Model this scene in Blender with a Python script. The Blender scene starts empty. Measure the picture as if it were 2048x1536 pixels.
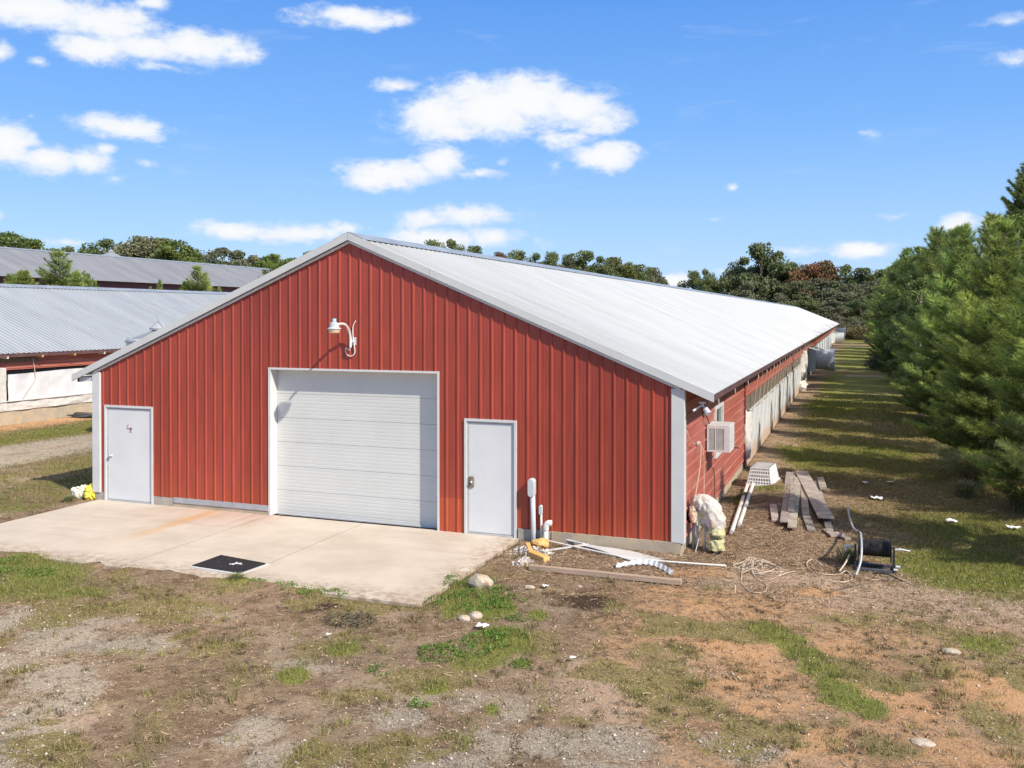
import bpy, math, random
import numpy as np
rng = np.random.default_rng(7); random.seed(7)
R = math.radians
sc = bpy.context.scene
COL = sc.collection

# ---------------------------------------------------------------- camera, sky, sun, exposure
cam_d = bpy.data.cameras.new('camera'); cam = bpy.data.objects.new('camera', cam_d); COL.objects.link(cam)
cam.location = (15.31, -15.325, 3.834)
cam.rotation_euler = (R(90 - 0.53), R(0.0), R(20.649))
cam_d.sensor_width = 36.0; cam_d.lens = 31.83
cam_d.shift_y = -0.0583
cam_d.clip_end = 6000
sc.camera = cam

SUN = np.array([1.0, -0.50, 0.94]); SUN /= np.linalg.norm(SUN)
EXPO = 0.44
sc.view_settings.view_transform = 'Standard'; sc.view_settings.look = 'None'
sc.view_settings.gamma = 1.0; sc.view_settings.use_curve_mapping = False
sc.view_settings.exposure = EXPO
sun_d = bpy.data.lights.new('sun', 'SUN'); sun_d.energy = 4.1; sun_d.angle = R(0.8); sun_d.color = (1.0, 0.915, 0.77)
sun_o = bpy.data.objects.new('sun', sun_d); COL.objects.link(sun_o)
from mathutils import Vector, Matrix
sun_o.rotation_euler = Vector(SUN).to_track_quat('Z', 'Y').to_euler()
sun_o.location = (30, -20, 30)
sc.cycles.max_bounces = 5; sc.cycles.diffuse_bounces = 3; sc.cycles.transmission_bounces = 3; sc.cycles.transparent_max_bounces = 6
sc.cycles.use_denoising = True
try: sc.cycles.sample_clamp_indirect = 6
except Exception: pass

# cloud puffs: (azimuth, elevation, half width, half height, weight), radians
CL=[(-0.8476,0.2904,0.0688,0.0201,1),(-0.7856,0.2872,0.0594,0.0230,1),(-0.7391,0.2713,0.0523,0.0190,0.8),(-0.6907,0.2749,0.0542,0.0164,0.9),(-0.6558,0.2715,0.0302,0.0088,0.8),(-0.7948,0.2630,0.0408,0.0163,0.8),(-0.7249,0.2512,0.0337,0.0067,0.5),(-0.7341,0.3094,0.0167,0.0074,0.6),(-0.8733,0.2466,0.0117,0.0113,0.7),(-0.8349,0.2431,0.0122,0.0055,0.5),(-0.5360,0.3133,0.0533,0.0122,0.9),(-0.4877,0.3119,0.0244,0.0079,0.6),(-0.5837,0.3072,0.0262,0.0049,0.4),(-0.8697,0.1643,0.0231,0.0234,1),(-0.8356,0.1505,0.0349,0.0134,1),(-0.7955,0.1533,0.0249,0.0127,0.9),(-0.7795,0.1642,0.0115,0.0069,0.6),(-0.7727,0.1400,0.0139,0.0049,0.3),(-0.7631,0.1888,0.0466,0.0117,1),(-0.7436,0.1536,0.0076,0.0045,0.4),(-0.7277,0.1735,0.0067,0.0025,0.3),(-0.4445,0.2148,0.0492,0.0251,1),(-0.3840,0.2232,0.0770,0.0324,1.1),(-0.3427,0.2335,0.0523,0.0286,1.1),(-0.2904,0.2251,0.0493,0.0234,1),(-0.2686,0.2116,0.0328,0.0209,0.8),(-0.3015,0.1937,0.0384,0.0132,0.7),(-0.4879,0.2465,0.0244,0.0072,0.7),(-0.4281,0.1992,0.0493,0.0105,0.8),(-0.4883,0.1559,0.0515,0.0160,1),(-0.4392,0.1673,0.0356,0.0171,0.9),(-0.3925,0.1542,0.0248,0.0059,0.7),(-0.5153,0.1474,0.0269,0.0133,0.8),(-0.3704,0.1660,0.0083,0.0054,0.3),(-0.2577,0.1734,0.0393,0.0149,1),(-0.2278,0.1764,0.0190,0.0074,0.5),(-0.3126,0.1619,0.0088,0.0054,0.3),(-0.6618,0.0895,0.0453,0.0115,0.9),(-0.5952,0.0883,0.0574,0.0117,0.9),(-0.5424,0.0945,0.0240,0.0086,0.7),(-0.4504,0.0846,0.0520,0.0142,0.9),(-0.4091,0.1098,0.0550,0.0131,0.8),(-0.3817,0.0880,0.0303,0.0120,0.9),(-0.4558,0.1052,0.0328,0.0119,0.7),(-0.3265,0.0807,0.0138,0.0077,0.3),(-0.1822,0.0385,0.0182,0.0087,1),(-0.1214,0.1372,0.0068,0.0047,0.5),(0.0075,0.0679,0.0298,0.0087,1),(-0.0574,0.0685,0.0302,0.0058,0.4),(-0.1319,0.0461,0.0136,0.0043,0.5),(0.0967,0.0926,0.0169,0.0108,1),(0.1230,0.0898,0.0130,0.0077,0.7),(0.1419,0.2770,0.0254,0.0062,0.35),(0.1462,0.2450,0.0232,0.0081,0.3),(0.0112,0.1863,0.0144,0.0040,0.2),(-0.8185,0.0712,0.0222,0.0049,0.5),(-0.8744,0.0932,0.0084,0.0067,0.4),(0.0350,0.1029,0.0188,0.0040,0.25),(-0.1424,0.1067,0.0131,0.0037,0.25),(-0.8483,0.1920,0.0043,0.0023,0.2)]

w = bpy.data.worlds.new('World'); sc.world = w; w.use_nodes = True
nt = w.node_tree; nt.nodes.clear()
class NT:
    """tiny helper for wiring node trees"""
    def __init__(s, t): s.t = t
    def n(s, kind, **kw):
        nd = s.t.nodes.new(kind)
        for k, v in kw.items(): setattr(nd, k, v)
        return nd
    def put(s, sock, v):
        if hasattr(v, 'is_linked') or isinstance(v, bpy.types.NodeSocket): s.t.links.new(v, sock)
        else: sock.default_value = v
    def math(s, op, a, b=0.0, c=None, clamp=False):
        nd = s.n('ShaderNodeMath', operation=op); nd.use_clamp = clamp
        s.put(nd.inputs[0], a); s.put(nd.inputs[1], b)
        if c is not None: s.put(nd.inputs[2], c)
        return nd.outputs[0]
    def vmath(s, op, a, b=None):
        nd = s.n('ShaderNodeVectorMath', operation=op)
        s.put(nd.inputs[0], a)
        if b is not None: s.put(nd.inputs[1], b)
        return nd.outputs['Value'] if op in ('LENGTH', 'DOT_PRODUCT') else nd.outputs[0]
    def noise(s, vec, scale, detail=3, rough=.55, dist=0.0, color=False):
        nd = s.n('ShaderNodeTexNoise'); s.put(nd.inputs['Vector'], vec)
        nd.inputs['Scale'].default_value = scale; nd.inputs['Detail'].default_value = detail
        nd.inputs['Roughness'].default_value = rough; nd.inputs['Distortion'].default_value = dist
        return nd.outputs['Color' if color else 'Fac']
    def step(s, v, a, b, lo=0.0, hi=1.0):
        nd = s.n('ShaderNodeMapRange', interpolation_type='SMOOTHSTEP')
        s.put(nd.inputs[0], v)
        for i, x in ((1, a), (2, b), (3, lo), (4, hi)): s.put(nd.inputs[i], x)
        return nd.outputs[0]
    def mix(s, f, a, b, blend='MIX'):
        nd = s.n('ShaderNodeMix', data_type='RGBA', blend_type=blend)
        s.put(nd.inputs[0], f)
        for sock, v in ((nd.inputs[6], a), (nd.inputs[7], b)):
            if isinstance(v, tuple): v = tuple(v) + ((1.0,) if len(v) == 3 else ())
            s.put(sock, v)
        return nd.outputs[2]
    def mapping(s, vec, scale=(1, 1, 1), loc=(0, 0, 0)):
        nd = s.n('ShaderNodeMapping'); s.put(nd.inputs[0], vec)
        nd.inputs['Scale'].default_value = scale; nd.inputs['Location'].default_value = loc
        return nd.outputs[0]
W = NT(nt)
tc = W.n('ShaderNodeTexCoord').outputs['Generated']
sep = W.n('ShaderNodeSeparateXYZ'); nt.links.new(tc, sep.inputs[0])
az = W.math('ARCTAN2', sep.outputs[0], sep.outputs[1]); el = W.math('ARCSINE', sep.outputs[2])
cmb = W.n('ShaderNodeCombineXYZ'); nt.links.new(az, cmb.inputs[0]); nt.links.new(el, cmb.inputs[1]); ae = cmb.outputs[0]
aes = W.mapping(ae, (1, 1.7, 1))
n1 = W.noise(aes, 26, 8, .64, .25); n2 = W.noise(W.mapping(aes, loc=(3, 1, 0)), 7, 3, .5)
wcol = W.noise(aes, 16, 3, .5, color=True)
warp = W.vmath('MULTIPLY', W.vmath('SUBTRACT', wcol, (.5, .5, .5)), (.030, .018, 0))
aew = W.vmath('ADD', ae, warp)
field = None
for (a, e, ra, re, wt) in CL:
    v = W.vmath('MULTIPLY', W.vmath('SUBTRACT', aew, (a, e, 0)), (1 / ra, 1 / re, 0))
    f = W.math('MULTIPLY', W.math('SUBTRACT', 1.30, W.vmath('LENGTH', v)), wt)
    field = f if field is None else W.math('SMOOTH_MAX', field, f, .12)
fz = W.math('ADD', W.math('ADD', field, W.math('MULTIPLY', W.math('SUBTRACT', n1, .5), 1.5)), W.math('MULTIPLY', W.math('SUBTRACT', W.noise(aes, 75, 4, .6), .5), .55))
dens = W.step(fz, .0, .80)
wisp = W.math('MULTIPLY', W.step(W.noise(W.mapping(ae, (1, 5, 1)), 9, 5, .6, .6), .56, .80), .16)
dens = W.math('MAXIMUM', dens, wisp)
sky = W.n('ShaderNodeTexSky', sky_type='NISHITA'); sky.sun_disc = False
sky.sun_elevation = math.asin(SUN[2]); sky.sun_rotation = math.atan2(SUN[0], SUN[1])
sky.air_density = 1.0; sky.dust_density = .3; sky.ozone_density = 2.5; sky.altitude = 200
rampn = W.n('ShaderNodeValToRGB'); nt.links.new(W.math('DIVIDE', el, 1.5708), rampn.inputs[0]); cr_ = rampn.color_ramp
cr_.elements[0].position = 0.0; cr_.elements[0].color = (3.6, 5.0, 6.9, 1); cr_.elements[1].position = .55; cr_.elements[1].color = (3.9, 4.0, 4.1, 1)
for ps, cc in ((.06, (2.5, 4.25, 6.9)), (.13, (1.35, 3.2, 6.7)), (.22, (.70, 2.25, 6.1)), (.30, (.60, 2.0, 5.7))):
    e_ = cr_.elements.new(ps); e_.color = cc + (1,)
skyc = W.mix(.86, sky.outputs[0], rampn.outputs[0])
bg = W.n('ShaderNodeBackground'); nt.links.new(skyc, bg.inputs[0]); bg.inputs[1].default_value = 0.112
shade = W.step(W.math('ADD', fz, W.math('MULTIPLY', n2, .5)), .3, 1.5)
ccol = W.mix(shade, (.56, .63, .73), (.715, .72, .73))
bgc = W.n('ShaderNodeBackground'); nt.links.new(ccol, bgc.inputs[0]); bgc.inputs[1].default_value = 1.0
mx = W.n('ShaderNodeMixShader'); nt.links.new(dens, mx.inputs[0]); nt.links.new(bg.outputs[0], mx.inputs[1]); nt.links.new(bgc.outputs[0], mx.inputs[2])
wo = W.n('ShaderNodeOutputWorld'); nt.links.new(mx.outputs[0], wo.inputs[0])

# ---------------------------------------------------------------- helpers
def tag(o, label=None, cat=None, group=None, kind=None):
    if label: o['label'] = label
    if cat: o['category'] = cat
    if group: o['group'] = group
    if kind: o['kind'] = kind
    return o
def empty(name, loc, label, cat, group=None, rz=0):
    o = bpy.data.objects.new(name, None); COL.objects.link(o); o.location = loc; o.rotation_euler.z = rz
    o.empty_display_size = .2
    return tag(o, label, cat, group)
def copy_tree(o, parent=None):
    c = o.copy(); COL.objects.link(c); c.parent = parent
    for ch in o.children: copy_tree(ch, c)
    return c

class MB:
    """mesh builder: collects vertices and faces"""
    def __init__(s): s.v = []; s.f = []; s.n = 0
    def add(s, verts, faces):
        s.v.append(np.asarray(verts, float).reshape(-1, 3)); k = s.n
        s.f.extend([tuple(i + k for i in f) for f in faces]); s.n += len(s.v[-1]); return s
    def box(s, x0, x1, y0, y1, z0, z1):
        v = [(x, y, z) for z in (z0, z1) for y in (y0, y1) for x in (x0, x1)]
        return s.add(v, [(0, 2, 3, 1), (4, 5, 7, 6), (0, 1, 5, 4), (2, 6, 7, 3), (0, 4, 6, 2), (1, 3, 7, 5)])
    def hexa(s, v8): return s.add(v8, [(0, 3, 2, 1), (4, 5, 6, 7), (0, 1, 5, 4), (1, 2, 6, 5), (2, 3, 7, 6), (3, 0, 4, 7)])
    def quad(s, a, b, c, d): return s.add([a, b, c, d], [(0, 1, 2, 3)])
    def beam(s, p0, p1, wd, th, up=(0, 0, 1)):
        p0 = np.array(p0, float); p1 = np.array(p1, float); d = p1 - p0; d /= np.linalg.norm(d)
        side = np.cross(d, up); side /= np.linalg.norm(side); u = np.cross(side, d)
        a, b = side * wd / 2, u * th / 2
        return s.hexa([p0 - a - b, p0 + a - b, p1 + a - b, p1 - a - b, p0 - a + b, p0 + a + b, p1 + a + b, p1 - a + b])
    def tube(s, pts, r, n=8, smooth=0, jit=0, caps=True):
        P = np.array(pts, float); rr = np.full(len(P), r, float) if np.isscalar(r) else np.array(r, float)
        if smooth:
            P, rr = catmull(P, rr, smooth)
        T = np.gradient(P, axis=0); T /= np.linalg.norm(T, axis=1)[:, None] + 1e-12
        u = np.cross(T[0], (0, 0, 1));
        if np.linalg.norm(u) < .1: u = np.cross(T[0], (0, 1, 0))
        V = []; ang = np.linspace(0, 2 * math.pi, n, endpoint=False)
        for i in range(len(P)):
            u = u - T[i] * np.dot(u, T[i]); u /= np.linalg.norm(u) + 1e-12; w_ = np.cross(T[i], u)
            ri = rr[i] * (1 + (jit * (rng.random(n) - .5) * 2 if jit else 0))
            V.append(P[i] + (np.cos(ang) * ri)[:, None] * u + (np.sin(ang) * ri)[:, None] * w_)
        F = [(i * n + j, i * n + (j + 1) % n, (i + 1) * n + (j + 1) % n, (i + 1) * n + j) for i in range(len(P) - 1) for j in range(n)]
        if caps: F += [tuple(range(n - 1, -1, -1)), tuple((len(P) - 1) * n + j for j in range(n))]
        return s.add(np.concatenate(V), F)
    def lathe(s, prof, c=(0, 0, 0), n=24, axis='z', caps=False):
        ang = np.linspace(0, 2 * math.pi, n, endpoint=False); V = []
        for (r, h) in prof:
            a, b = np.cos(ang) * r, np.sin(ang) * r; hh = np.full(n, h)
            V.append(np.stack({'z': (a, b, hh), 'x': (hh, a, b), 'y': (b, hh, a)}[axis], 1) + c)
        m = len(prof)
        F = [(i * n + j, i * n + (j + 1) % n, (i + 1) * n + (j + 1) % n, (i + 1) * n + j) for i in range(m - 1) for j in range(n)]
        if caps: F += [tuple(range(n - 1, -1, -1)), tuple((m - 1) * n + j for j in range(n))]
        return s.add(np.concatenate(V), F)
    def grid(s, P):
        P = np.asarray(P, float); a, b = P.shape[:2]
        F = [(i * b + j, i * b + j + 1, (i + 1) * b + j + 1, (i + 1) * b + j) for i in range(a - 1) for j in range(b - 1)]
        return s.add(P.reshape(-1, 3), F)
    def build(s, name, mat, parent=None, loc=None, smooth=False, bevel=0, attr=None):
        V = np.concatenate(s.v) if s.v else np.zeros((0, 3))
        o = None
        if loc is not None: V = V - np.array(loc)
        elif parent is not None and parent.get('_org') is not None: V = V - np.array(list(parent['_org']))
        me = bpy.data.meshes.new(name); me.from_pydata(V.tolist(), [], s.f); me.update()
        if smooth: me.shade_smooth()
        me.materials.append(mat)
        o = bpy.data.objects.new(name, me); COL.objects.link(o)
        if parent is not None: o.parent = parent
        if loc is not None: o.location = loc
        if bevel:
            m = o.modifiers.new('bevel', 'BEVEL'); m.width = bevel; m.segments = 1; m.limit_method = 'ANGLE'; m.angle_limit = R(40)
        return o
def catmull(P, rr, k):
    out = []; ro = []
    n = len(P)
    for i in range(n - 1):
        p0, p1, p2, p3 = P[max(i - 1, 0)], P[i], P[i + 1], P[min(i + 2, n - 1)]
        for t in np.linspace(0, 1, k, endpoint=False):
            out.append(.5 * ((2 * p1) + (-p0 + p2) * t + (2 * p0 - 5 * p1 + 4 * p2 - p3) * t * t + (-p0 + 3 * p1 - 3 * p2 + p3) * t ** 3))
            ro.append(rr[i] * (1 - t) + rr[i + 1] * t)
    out.append(P[-1]); ro.append(rr[-1])
    return np.array(out), np.array(ro)
def thing(name, loc, label, cat, group=None):
    """empty at the base; children given in world coordinates are moved into its frame"""
    o = empty(name, loc, label, cat, group); o['_org'] = [float(x) for x in loc]; return o
def fast_mesh(name, V, tri, mat, col=None, kind=None, parent=None, smooth=False, k=3):
    """big triangle/quad soups through foreach_set"""
    me = bpy.data.meshes.new(name); V = np.ascontiguousarray(V, np.float32); tri = np.ascontiguousarray(tri, np.int32)
    me.vertices.add(len(V)); me.vertices.foreach_set('co', V.ravel())
    me.loops.add(tri.size); me.loops.foreach_set('vertex_index', tri.ravel())
    me.polygons.add(len(tri)); me.polygons.foreach_set('loop_start', np.arange(0, tri.size, k, dtype=np.int32))
    try: me.polygons.foreach_set('loop_total', np.full(len(tri), k, np.int32))
    except Exception: pass
    if col is not None:
        for nm, c in (col.items() if isinstance(col, dict) else [('col', col)]):
            a = me.color_attributes.new(nm, 'FLOAT_COLOR', 'POINT')
            c4 = np.ones((len(V), 4), np.float32); c4[:, :3] = c; a.data.foreach_set('color', c4.ravel())
    me.update(calc_edges=True); me.validate()
    if smooth: me.shade_smooth()
    me.materials.append(mat)
    o = bpy.data.objects.new(name, me); COL.objects.link(o)
    if kind: o['kind'] = kind
    if parent is not None: o.parent = parent
    return o

_h = lambda ix, iy, s: ((((ix * 374761393 + iy * 668265263 + s * 974634777) & 0xffffffff) ^ (((ix * 374761393 + iy * 668265263 + s * 974634777) & 0xffffffff) >> 13)) * 1274126177 & 0xffffffff) / 4294967296.0
def vnoise(x, y, s=0):
    x = np.asarray(x, float); y = np.asarray(y, float)
    ix = np.floor(x).astype(np.int64); iy = np.floor(y).astype(np.int64); fx = x - ix; fy = y - iy
    fx = fx * fx * (3 - 2 * fx); fy = fy * fy * (3 - 2 * fy)
    a, b, c, d = _h(ix, iy, s), _h(ix + 1, iy, s), _h(ix, iy + 1, s), _h(ix + 1, iy + 1, s)
    return (a * (1 - fx) + b * fx) * (1 - fy) + (c * (1 - fx) + d * fx) * fy
def fbm(x, y, s=0, o=4):
    t = 0; a = .5
    for i in range(o): t = t + a * vnoise(x * 2 ** i, y * 2 ** i, s + i); a /= 2
    return t / (1 - .5 ** o)

# ---------------------------------------------------------------- materials
MATS = {}
def mat(name, c1, c2=None, rough=.6, metal=0.0, nscale=4, stretch=(1, 1, 1), bump=0.0, bscale=40, rnd=0.0, c3=None, c3s=1.5, c3r=(.55, .7), transl=0.0, detail=4, spec=.5, attr=None, attr_mul=1.0):
    if name in MATS: return MATS[name]
    m = bpy.data.materials.new(name); m.use_nodes = True; t = m.node_tree; t.nodes.clear(); N = NT(t)
    co = N.n('ShaderNodeTexCoord').outputs['Object']
    p = N.n('ShaderNodeBsdfPrincipled')
    vec = N.mapping(co, stretch)
    if attr:
        a = N.n('ShaderNodeAttribute'); a.attribute_name = attr; col = a.outputs['Color']
        if c2 is not None: col = N.mix(1.0, col, N.mix(N.noise(vec, nscale, detail), c1, c2), 'MULTIPLY')
    elif c2 is not None: col = N.mix(N.step(N.noise(vec, nscale, detail, .6), .3, .7), c1, c2)
    else: col = N.mix(0.0, c1, c1)
    if c3 is not None: col = N.mix(N.math('MULTIPLY', N.step(N.noise(N.mapping(co, stretch, (9, 4, 2)), c3s, 5, .65), *c3r), .85), col, c3)
    if rnd:
        oi = N.n('ShaderNodeObjectInfo').outputs['Random']
        h = N.n('ShaderNodeHueSaturation'); t.links.new(col, h.inputs['Color'])
        t.links.new(N.math('MULTIPLY_ADD', oi, rnd * .12, .5 - rnd * .06), h.inputs['Hue'])
        t.links.new(N.math('MULTIPLY_ADD', N.math('FRACT', N.math('MULTIPLY', oi, 7.3)), rnd * .9, 1 - rnd * .45), h.inputs['Value'])
        t.links.new(N.math('MULTIPLY_ADD', N.math('FRACT', N.math('MULTIPLY', oi, 3.7)), rnd * .6, 1 - rnd * .4), h.inputs['Saturation'])
        col = h.outputs[0]
    t.links.new(col, p.inputs['Base Color'])
    p.inputs['Roughness'].default_value = rough; p.inputs['Metallic'].default_value = metal
    p.inputs['Specular IOR Level'].default_value = spec
    if bump:
        b = N.n('ShaderNodeBump'); b.inputs['Strength'].default_value = bump; b.inputs['Distance'].default_value = .02
        t.links.new(N.noise(vec, bscale, 4, .6), b.inputs['Height']); t.links.new(b.outputs[0], p.inputs['Normal'])
    out = N.n('ShaderNodeOutputMaterial')
    if transl:
        tr = N.n('ShaderNodeBsdfTranslucent'); t.links.new(col, tr.inputs[0])
        ms = N.n('ShaderNodeMixShader'); ms.inputs[0].default_value = transl
        t.links.new(p.outputs[0], ms.inputs[1]); t.links.new(tr.outputs[0], ms.inputs[2]); t.links.new(ms.outputs[0], out.inputs[0])
    else: t.links.new(p.outputs[0], out.inputs[0])
    MATS[name] = m; return m

M_red = mat('red_siding', (.30, .046, .027), (.365, .062, .038), rough=.40, nscale=3, stretch=(6, 6, .35), c3=(.26, .040, .030), c3s=2.5, c3r=(.55, .8))
M_redside = mat('red_siding_weathered', (.36, .092, .068), (.43, .14, .105), rough=.5, nscale=2.5, stretch=(1, .35, 5), c3=(.47, .21, .165), c3s=1.2, c3r=(.5, .75))
M_redrust = mat('red_siding_rusted', (.42, .06, .03), (.47, .10, .035), rough=.5, nscale=5, stretch=(8, 8, .6))
M_roof = mat('galvanised_roof', (.51, .525, .54), (.57, .585, .60), rough=.5, metal=.1, nscale=1.1, stretch=(.25, 1.1, .25), c3=(.42, .43, .44), c3s=1.0, c3r=(.58, .8))
M_roof_old = mat('old_galvanised_roof', (.40, .43, .48), (.47, .50, .54), rough=.55, metal=.15, nscale=1, stretch=(.2, 1.1, .2))
M_roof_dull = mat('dull_grey_roof', (.24, .25, .28), (.30, .31, .34), rough=.6, metal=.1, nscale=.8, stretch=(.2, 1, .2))
M_trim = mat('pale_grey_trim', (.56, .58, .58), (.61, .63, .62), rough=.5, nscale=2)
M_ridge = mat('ridge_cap_metal', (.30, .34, .40), (.42, .46, .52), rough=.45, metal=.35, nscale=2)
M_white = mat('white_paint', (.66, .67, .67), (.60, .61, .62), rough=.45, nscale=2.5, c3=(.60, .60, .58), c3s=3, c3r=(.66, .85))
M_door = mat('white_door_paint', (.70, .72, .735), (.65, .67, .69), rough=.4, nscale=1.8, c3=(.66, .67, .68), c3s=4, c3r=(.66, .85))
M_gdoor = mat('garage_door_paint', (.64, .65, .63), (.595, .61, .59), rough=.5, nscale=1.2, c3=(.66, .66, .62), c3s=2, c3r=(.62, .85))
M_jamb = mat('grey_jamb', (.42, .43, .45), (.50, .51, .52), rough=.6, nscale=6)
M_block = mat('concrete_block', (.34, .32, .28), (.44, .41, .36), rough=.9, nscale=5, bump=.5, c3=(.15, .14, .13), c3s=2.2, c3r=(.56, .72))
M_blocktan = mat('tan_foundation', (.50, .41, .29), (.38, .33, .26), rough=.9, nscale=3, bump=.5, c3=(.48, .30, .15), c3s=2, c3r=(.55, .75))
M_flash = mat('grey_flashing', (.36, .39, .43), (.46, .48, .51), rough=.5, metal=.2, nscale=5)
M_curtain = mat('white_curtain_fabric', (.70, .71, .73), (.60, .61, .64), rough=.75, nscale=1.4, stretch=(1, 1.6, .5), transl=.0, bump=.25, bscale=6, c3=(.55, .42, .32), c3s=1.1, c3r=(.60, .8))
M_tarp = mat('white_tattered_tarp', (.64, .63, .61), (.55, .53, .50), rough=.6, nscale=6, bump=.6, bscale=14, c3=(.60, .48, .36), c3s=5, c3r=(.6, .75))
M_screen = mat('dusty_screen', (.115, .092, .073), (.19, .158, .128), rough=.9, nscale=5, stretch=(1, 3, .4))
M_post = mat('dark_wood_post', (.13, .10, .08), (.21, .17, .135), rough=.9, nscale=8)
M_black = mat('black_metal', (.015, .016, .018), (.035, .035, .038), rough=.38, metal=.2, nscale=10)
M_dark = mat('dark_void', (.02, .018, .016), (.03, .027, .024), rough=.9)
M_galv = mat('galvanised_sheet', (.54, .58, .61), (.62, .66, .69), rough=.45, metal=.08, nscale=3, stretch=(1, 1, 1), c3=(.42, .44, .46), c3s=5, c3r=(.55, .75))
M_pvc = mat('white_pvc', (.78, .77, .74), (.70, .69, .65), rough=.4, nscale=7, c3=(.50, .44, .36), c3s=6, c3r=(.62, .78))
M_greypvc = mat('grey_conduit_plastic', (.58, .62, .66), (.50, .54, .58), rough=.45, nscale=6)
M_plastic = mat('white_crate_plastic', (.82, .83, .85), (.75, .76, .78), rough=.4, nscale=7, c3=(.58, .54, .48), c3s=5, c3r=(.62, .78))
M_lens = mat('frosted_amber_lens', (.62, .42, .28), (.70, .52, .36), rough=.3)
M_blueplastic = mat('pale_blue_plastic', (.38, .56, .66), (.42, .60, .70), rough=.4)
M_wood = mat('weathered_grey_wood', (.27, .225, .19), (.40, .345, .30), rough=.9, nscale=5, stretch=(1, 1, 1), bump=.6, bscale=60, rnd=.5, c3=(.14, .11, .09), c3s=4, c3r=(.55, .72))
M_timber = mat('tan_timber', (.40, .29, .215), (.50, .375, .285), rough=.85, nscale=6, stretch=(.4, 6, 6), bump=.5, bscale=30)
M_ywood = mat('yellow_wood', (.66, .36, .09), (.78, .50, .19), rough=.7, nscale=8, bump=.3)
M_foam = mat('orange_insulation', (.70, .36, .08), (.80, .56, .25), rough=.95, nscale=12, bump=1.0, bscale=25, c3=(.30, .12, .03), c3s=8, c3r=(.55, .7))
M_fluff = mat('white_insulation_fluff', (.78, .75, .73), (.66, .60, .57), rough=1, nscale=20, bump=1.0, bscale=40, c3=(.50, .34, .24), c3s=14, c3r=(.52, .66))
M_wrap = mat('wrap_fabric', (.70, .67, .63), (.52, .46, .41), rough=.8, nscale=5, bump=1.0, bscale=14, c3=(.50, .30, .18), c3s=4.5, c3r=(.56, .68))
M_wraplow = mat('mossy_foam', (.64, .60, .36), (.46, .42, .22), rough=.9, nscale=6, bump=1.0, bscale=16, c3=(.16, .14, .06), c3s=6, c3r=(.52, .66))
M_wire = mat('pale_cable', (.66, .55, .45), (.48, .38, .29), rough=.6, nscale=9)
M_stone = mat('tan_stone', (.44, .36, .27), (.56, .49, .40), rough=.9, nscale=7, bump=.6, c3=(.36, .21, .11), c3s=5, c3r=(.50, .66))
M_paper = mat('white_litter', (.82, .83, .85), (.72, .73, .76), rough=.8, nscale=8)
M_yellow = mat('yellow_bag_plastic', (.84, .66, .04), (.92, .78, .12), rough=.45, nscale=6, bump=.4, bscale=12)
M_bagwhite = mat('cream_bag_plastic', (.80, .78, .66), (.70, .66, .50), rough=.5, nscale=6, bump=.5, bscale=12)
M_glass = mat('window_glass', (.05, .07, .07), (.09, .11, .10), rough=.1, nscale=2)
M_marker = mat('purple_marker', (.22, .05, .13), (.30, .10, .18), rough=.7)
M_rustlatch = mat('rusty_latch', (.16, .11, .075), (.30, .24, .19), rough=.7, metal=.3, nscale=25)
M_straw = mat('litter_straw', (.8, .8, .8), (1.15, 1.15, 1.15), rough=.95, nscale=.6, attr='col', spec=.15)
M_blade = mat('grass_blades', (.85, .85, .85), (1.1, 1.1, 1.1), rough=.75, nscale=.5, attr='col', spec=.2, transl=.25)
M_peb = mat('pebble_grit', (.8, .8, .8), (1.15, 1.15, 1.15), rough=.9, nscale=3, attr='col', spec=.2)
M_bark = mat('bark', (.11, .08, .06), (.19, .145, .11), rough=.95, nscale=6, stretch=(3, 3, .5), bump=.8)
M_barkpale = mat('pale_bark', (.24, .20, .165), (.34, .30, .25), rough=.95, nscale=6, stretch=(3, 3, .5), bump=.5)
M_needle = mat('pine_needles', (.72, .80, .85), (1.25, 1.18, 1.0), rough=.6, nscale=1.1, transl=.30, rnd=.22, spec=.25, attr='col')
M_leaf = mat('broad_leaves', (.12, .17, .038), (.21, .26, .07), rough=.5, nscale=1.4, transl=.28, rnd=.25, spec=.35)
M_leafdk = mat('dark_foliage', (.10, .135, .052), (.18, .22, .09), rough=.65, nscale=.35, transl=.15, rnd=.35, spec=.2)
M_leafgr = mat('grey_green_foliage', (.14, .15, .085), (.22, .22, .13), rough=.7, nscale=.3, transl=.15, rnd=.3, spec=.2)
M_leafrd = mat('rusty_foliage', (.26, .12, .06), (.18, .14, .07), rough=.7, nscale=.25, transl=.15, rnd=.2, spec=.2)
M_drygr = mat('dry_brush', (.26, .22, .12), (.17, .16, .08), rough=.8, nscale=.4, transl=.2, rnd=.3, spec=.2)
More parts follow.
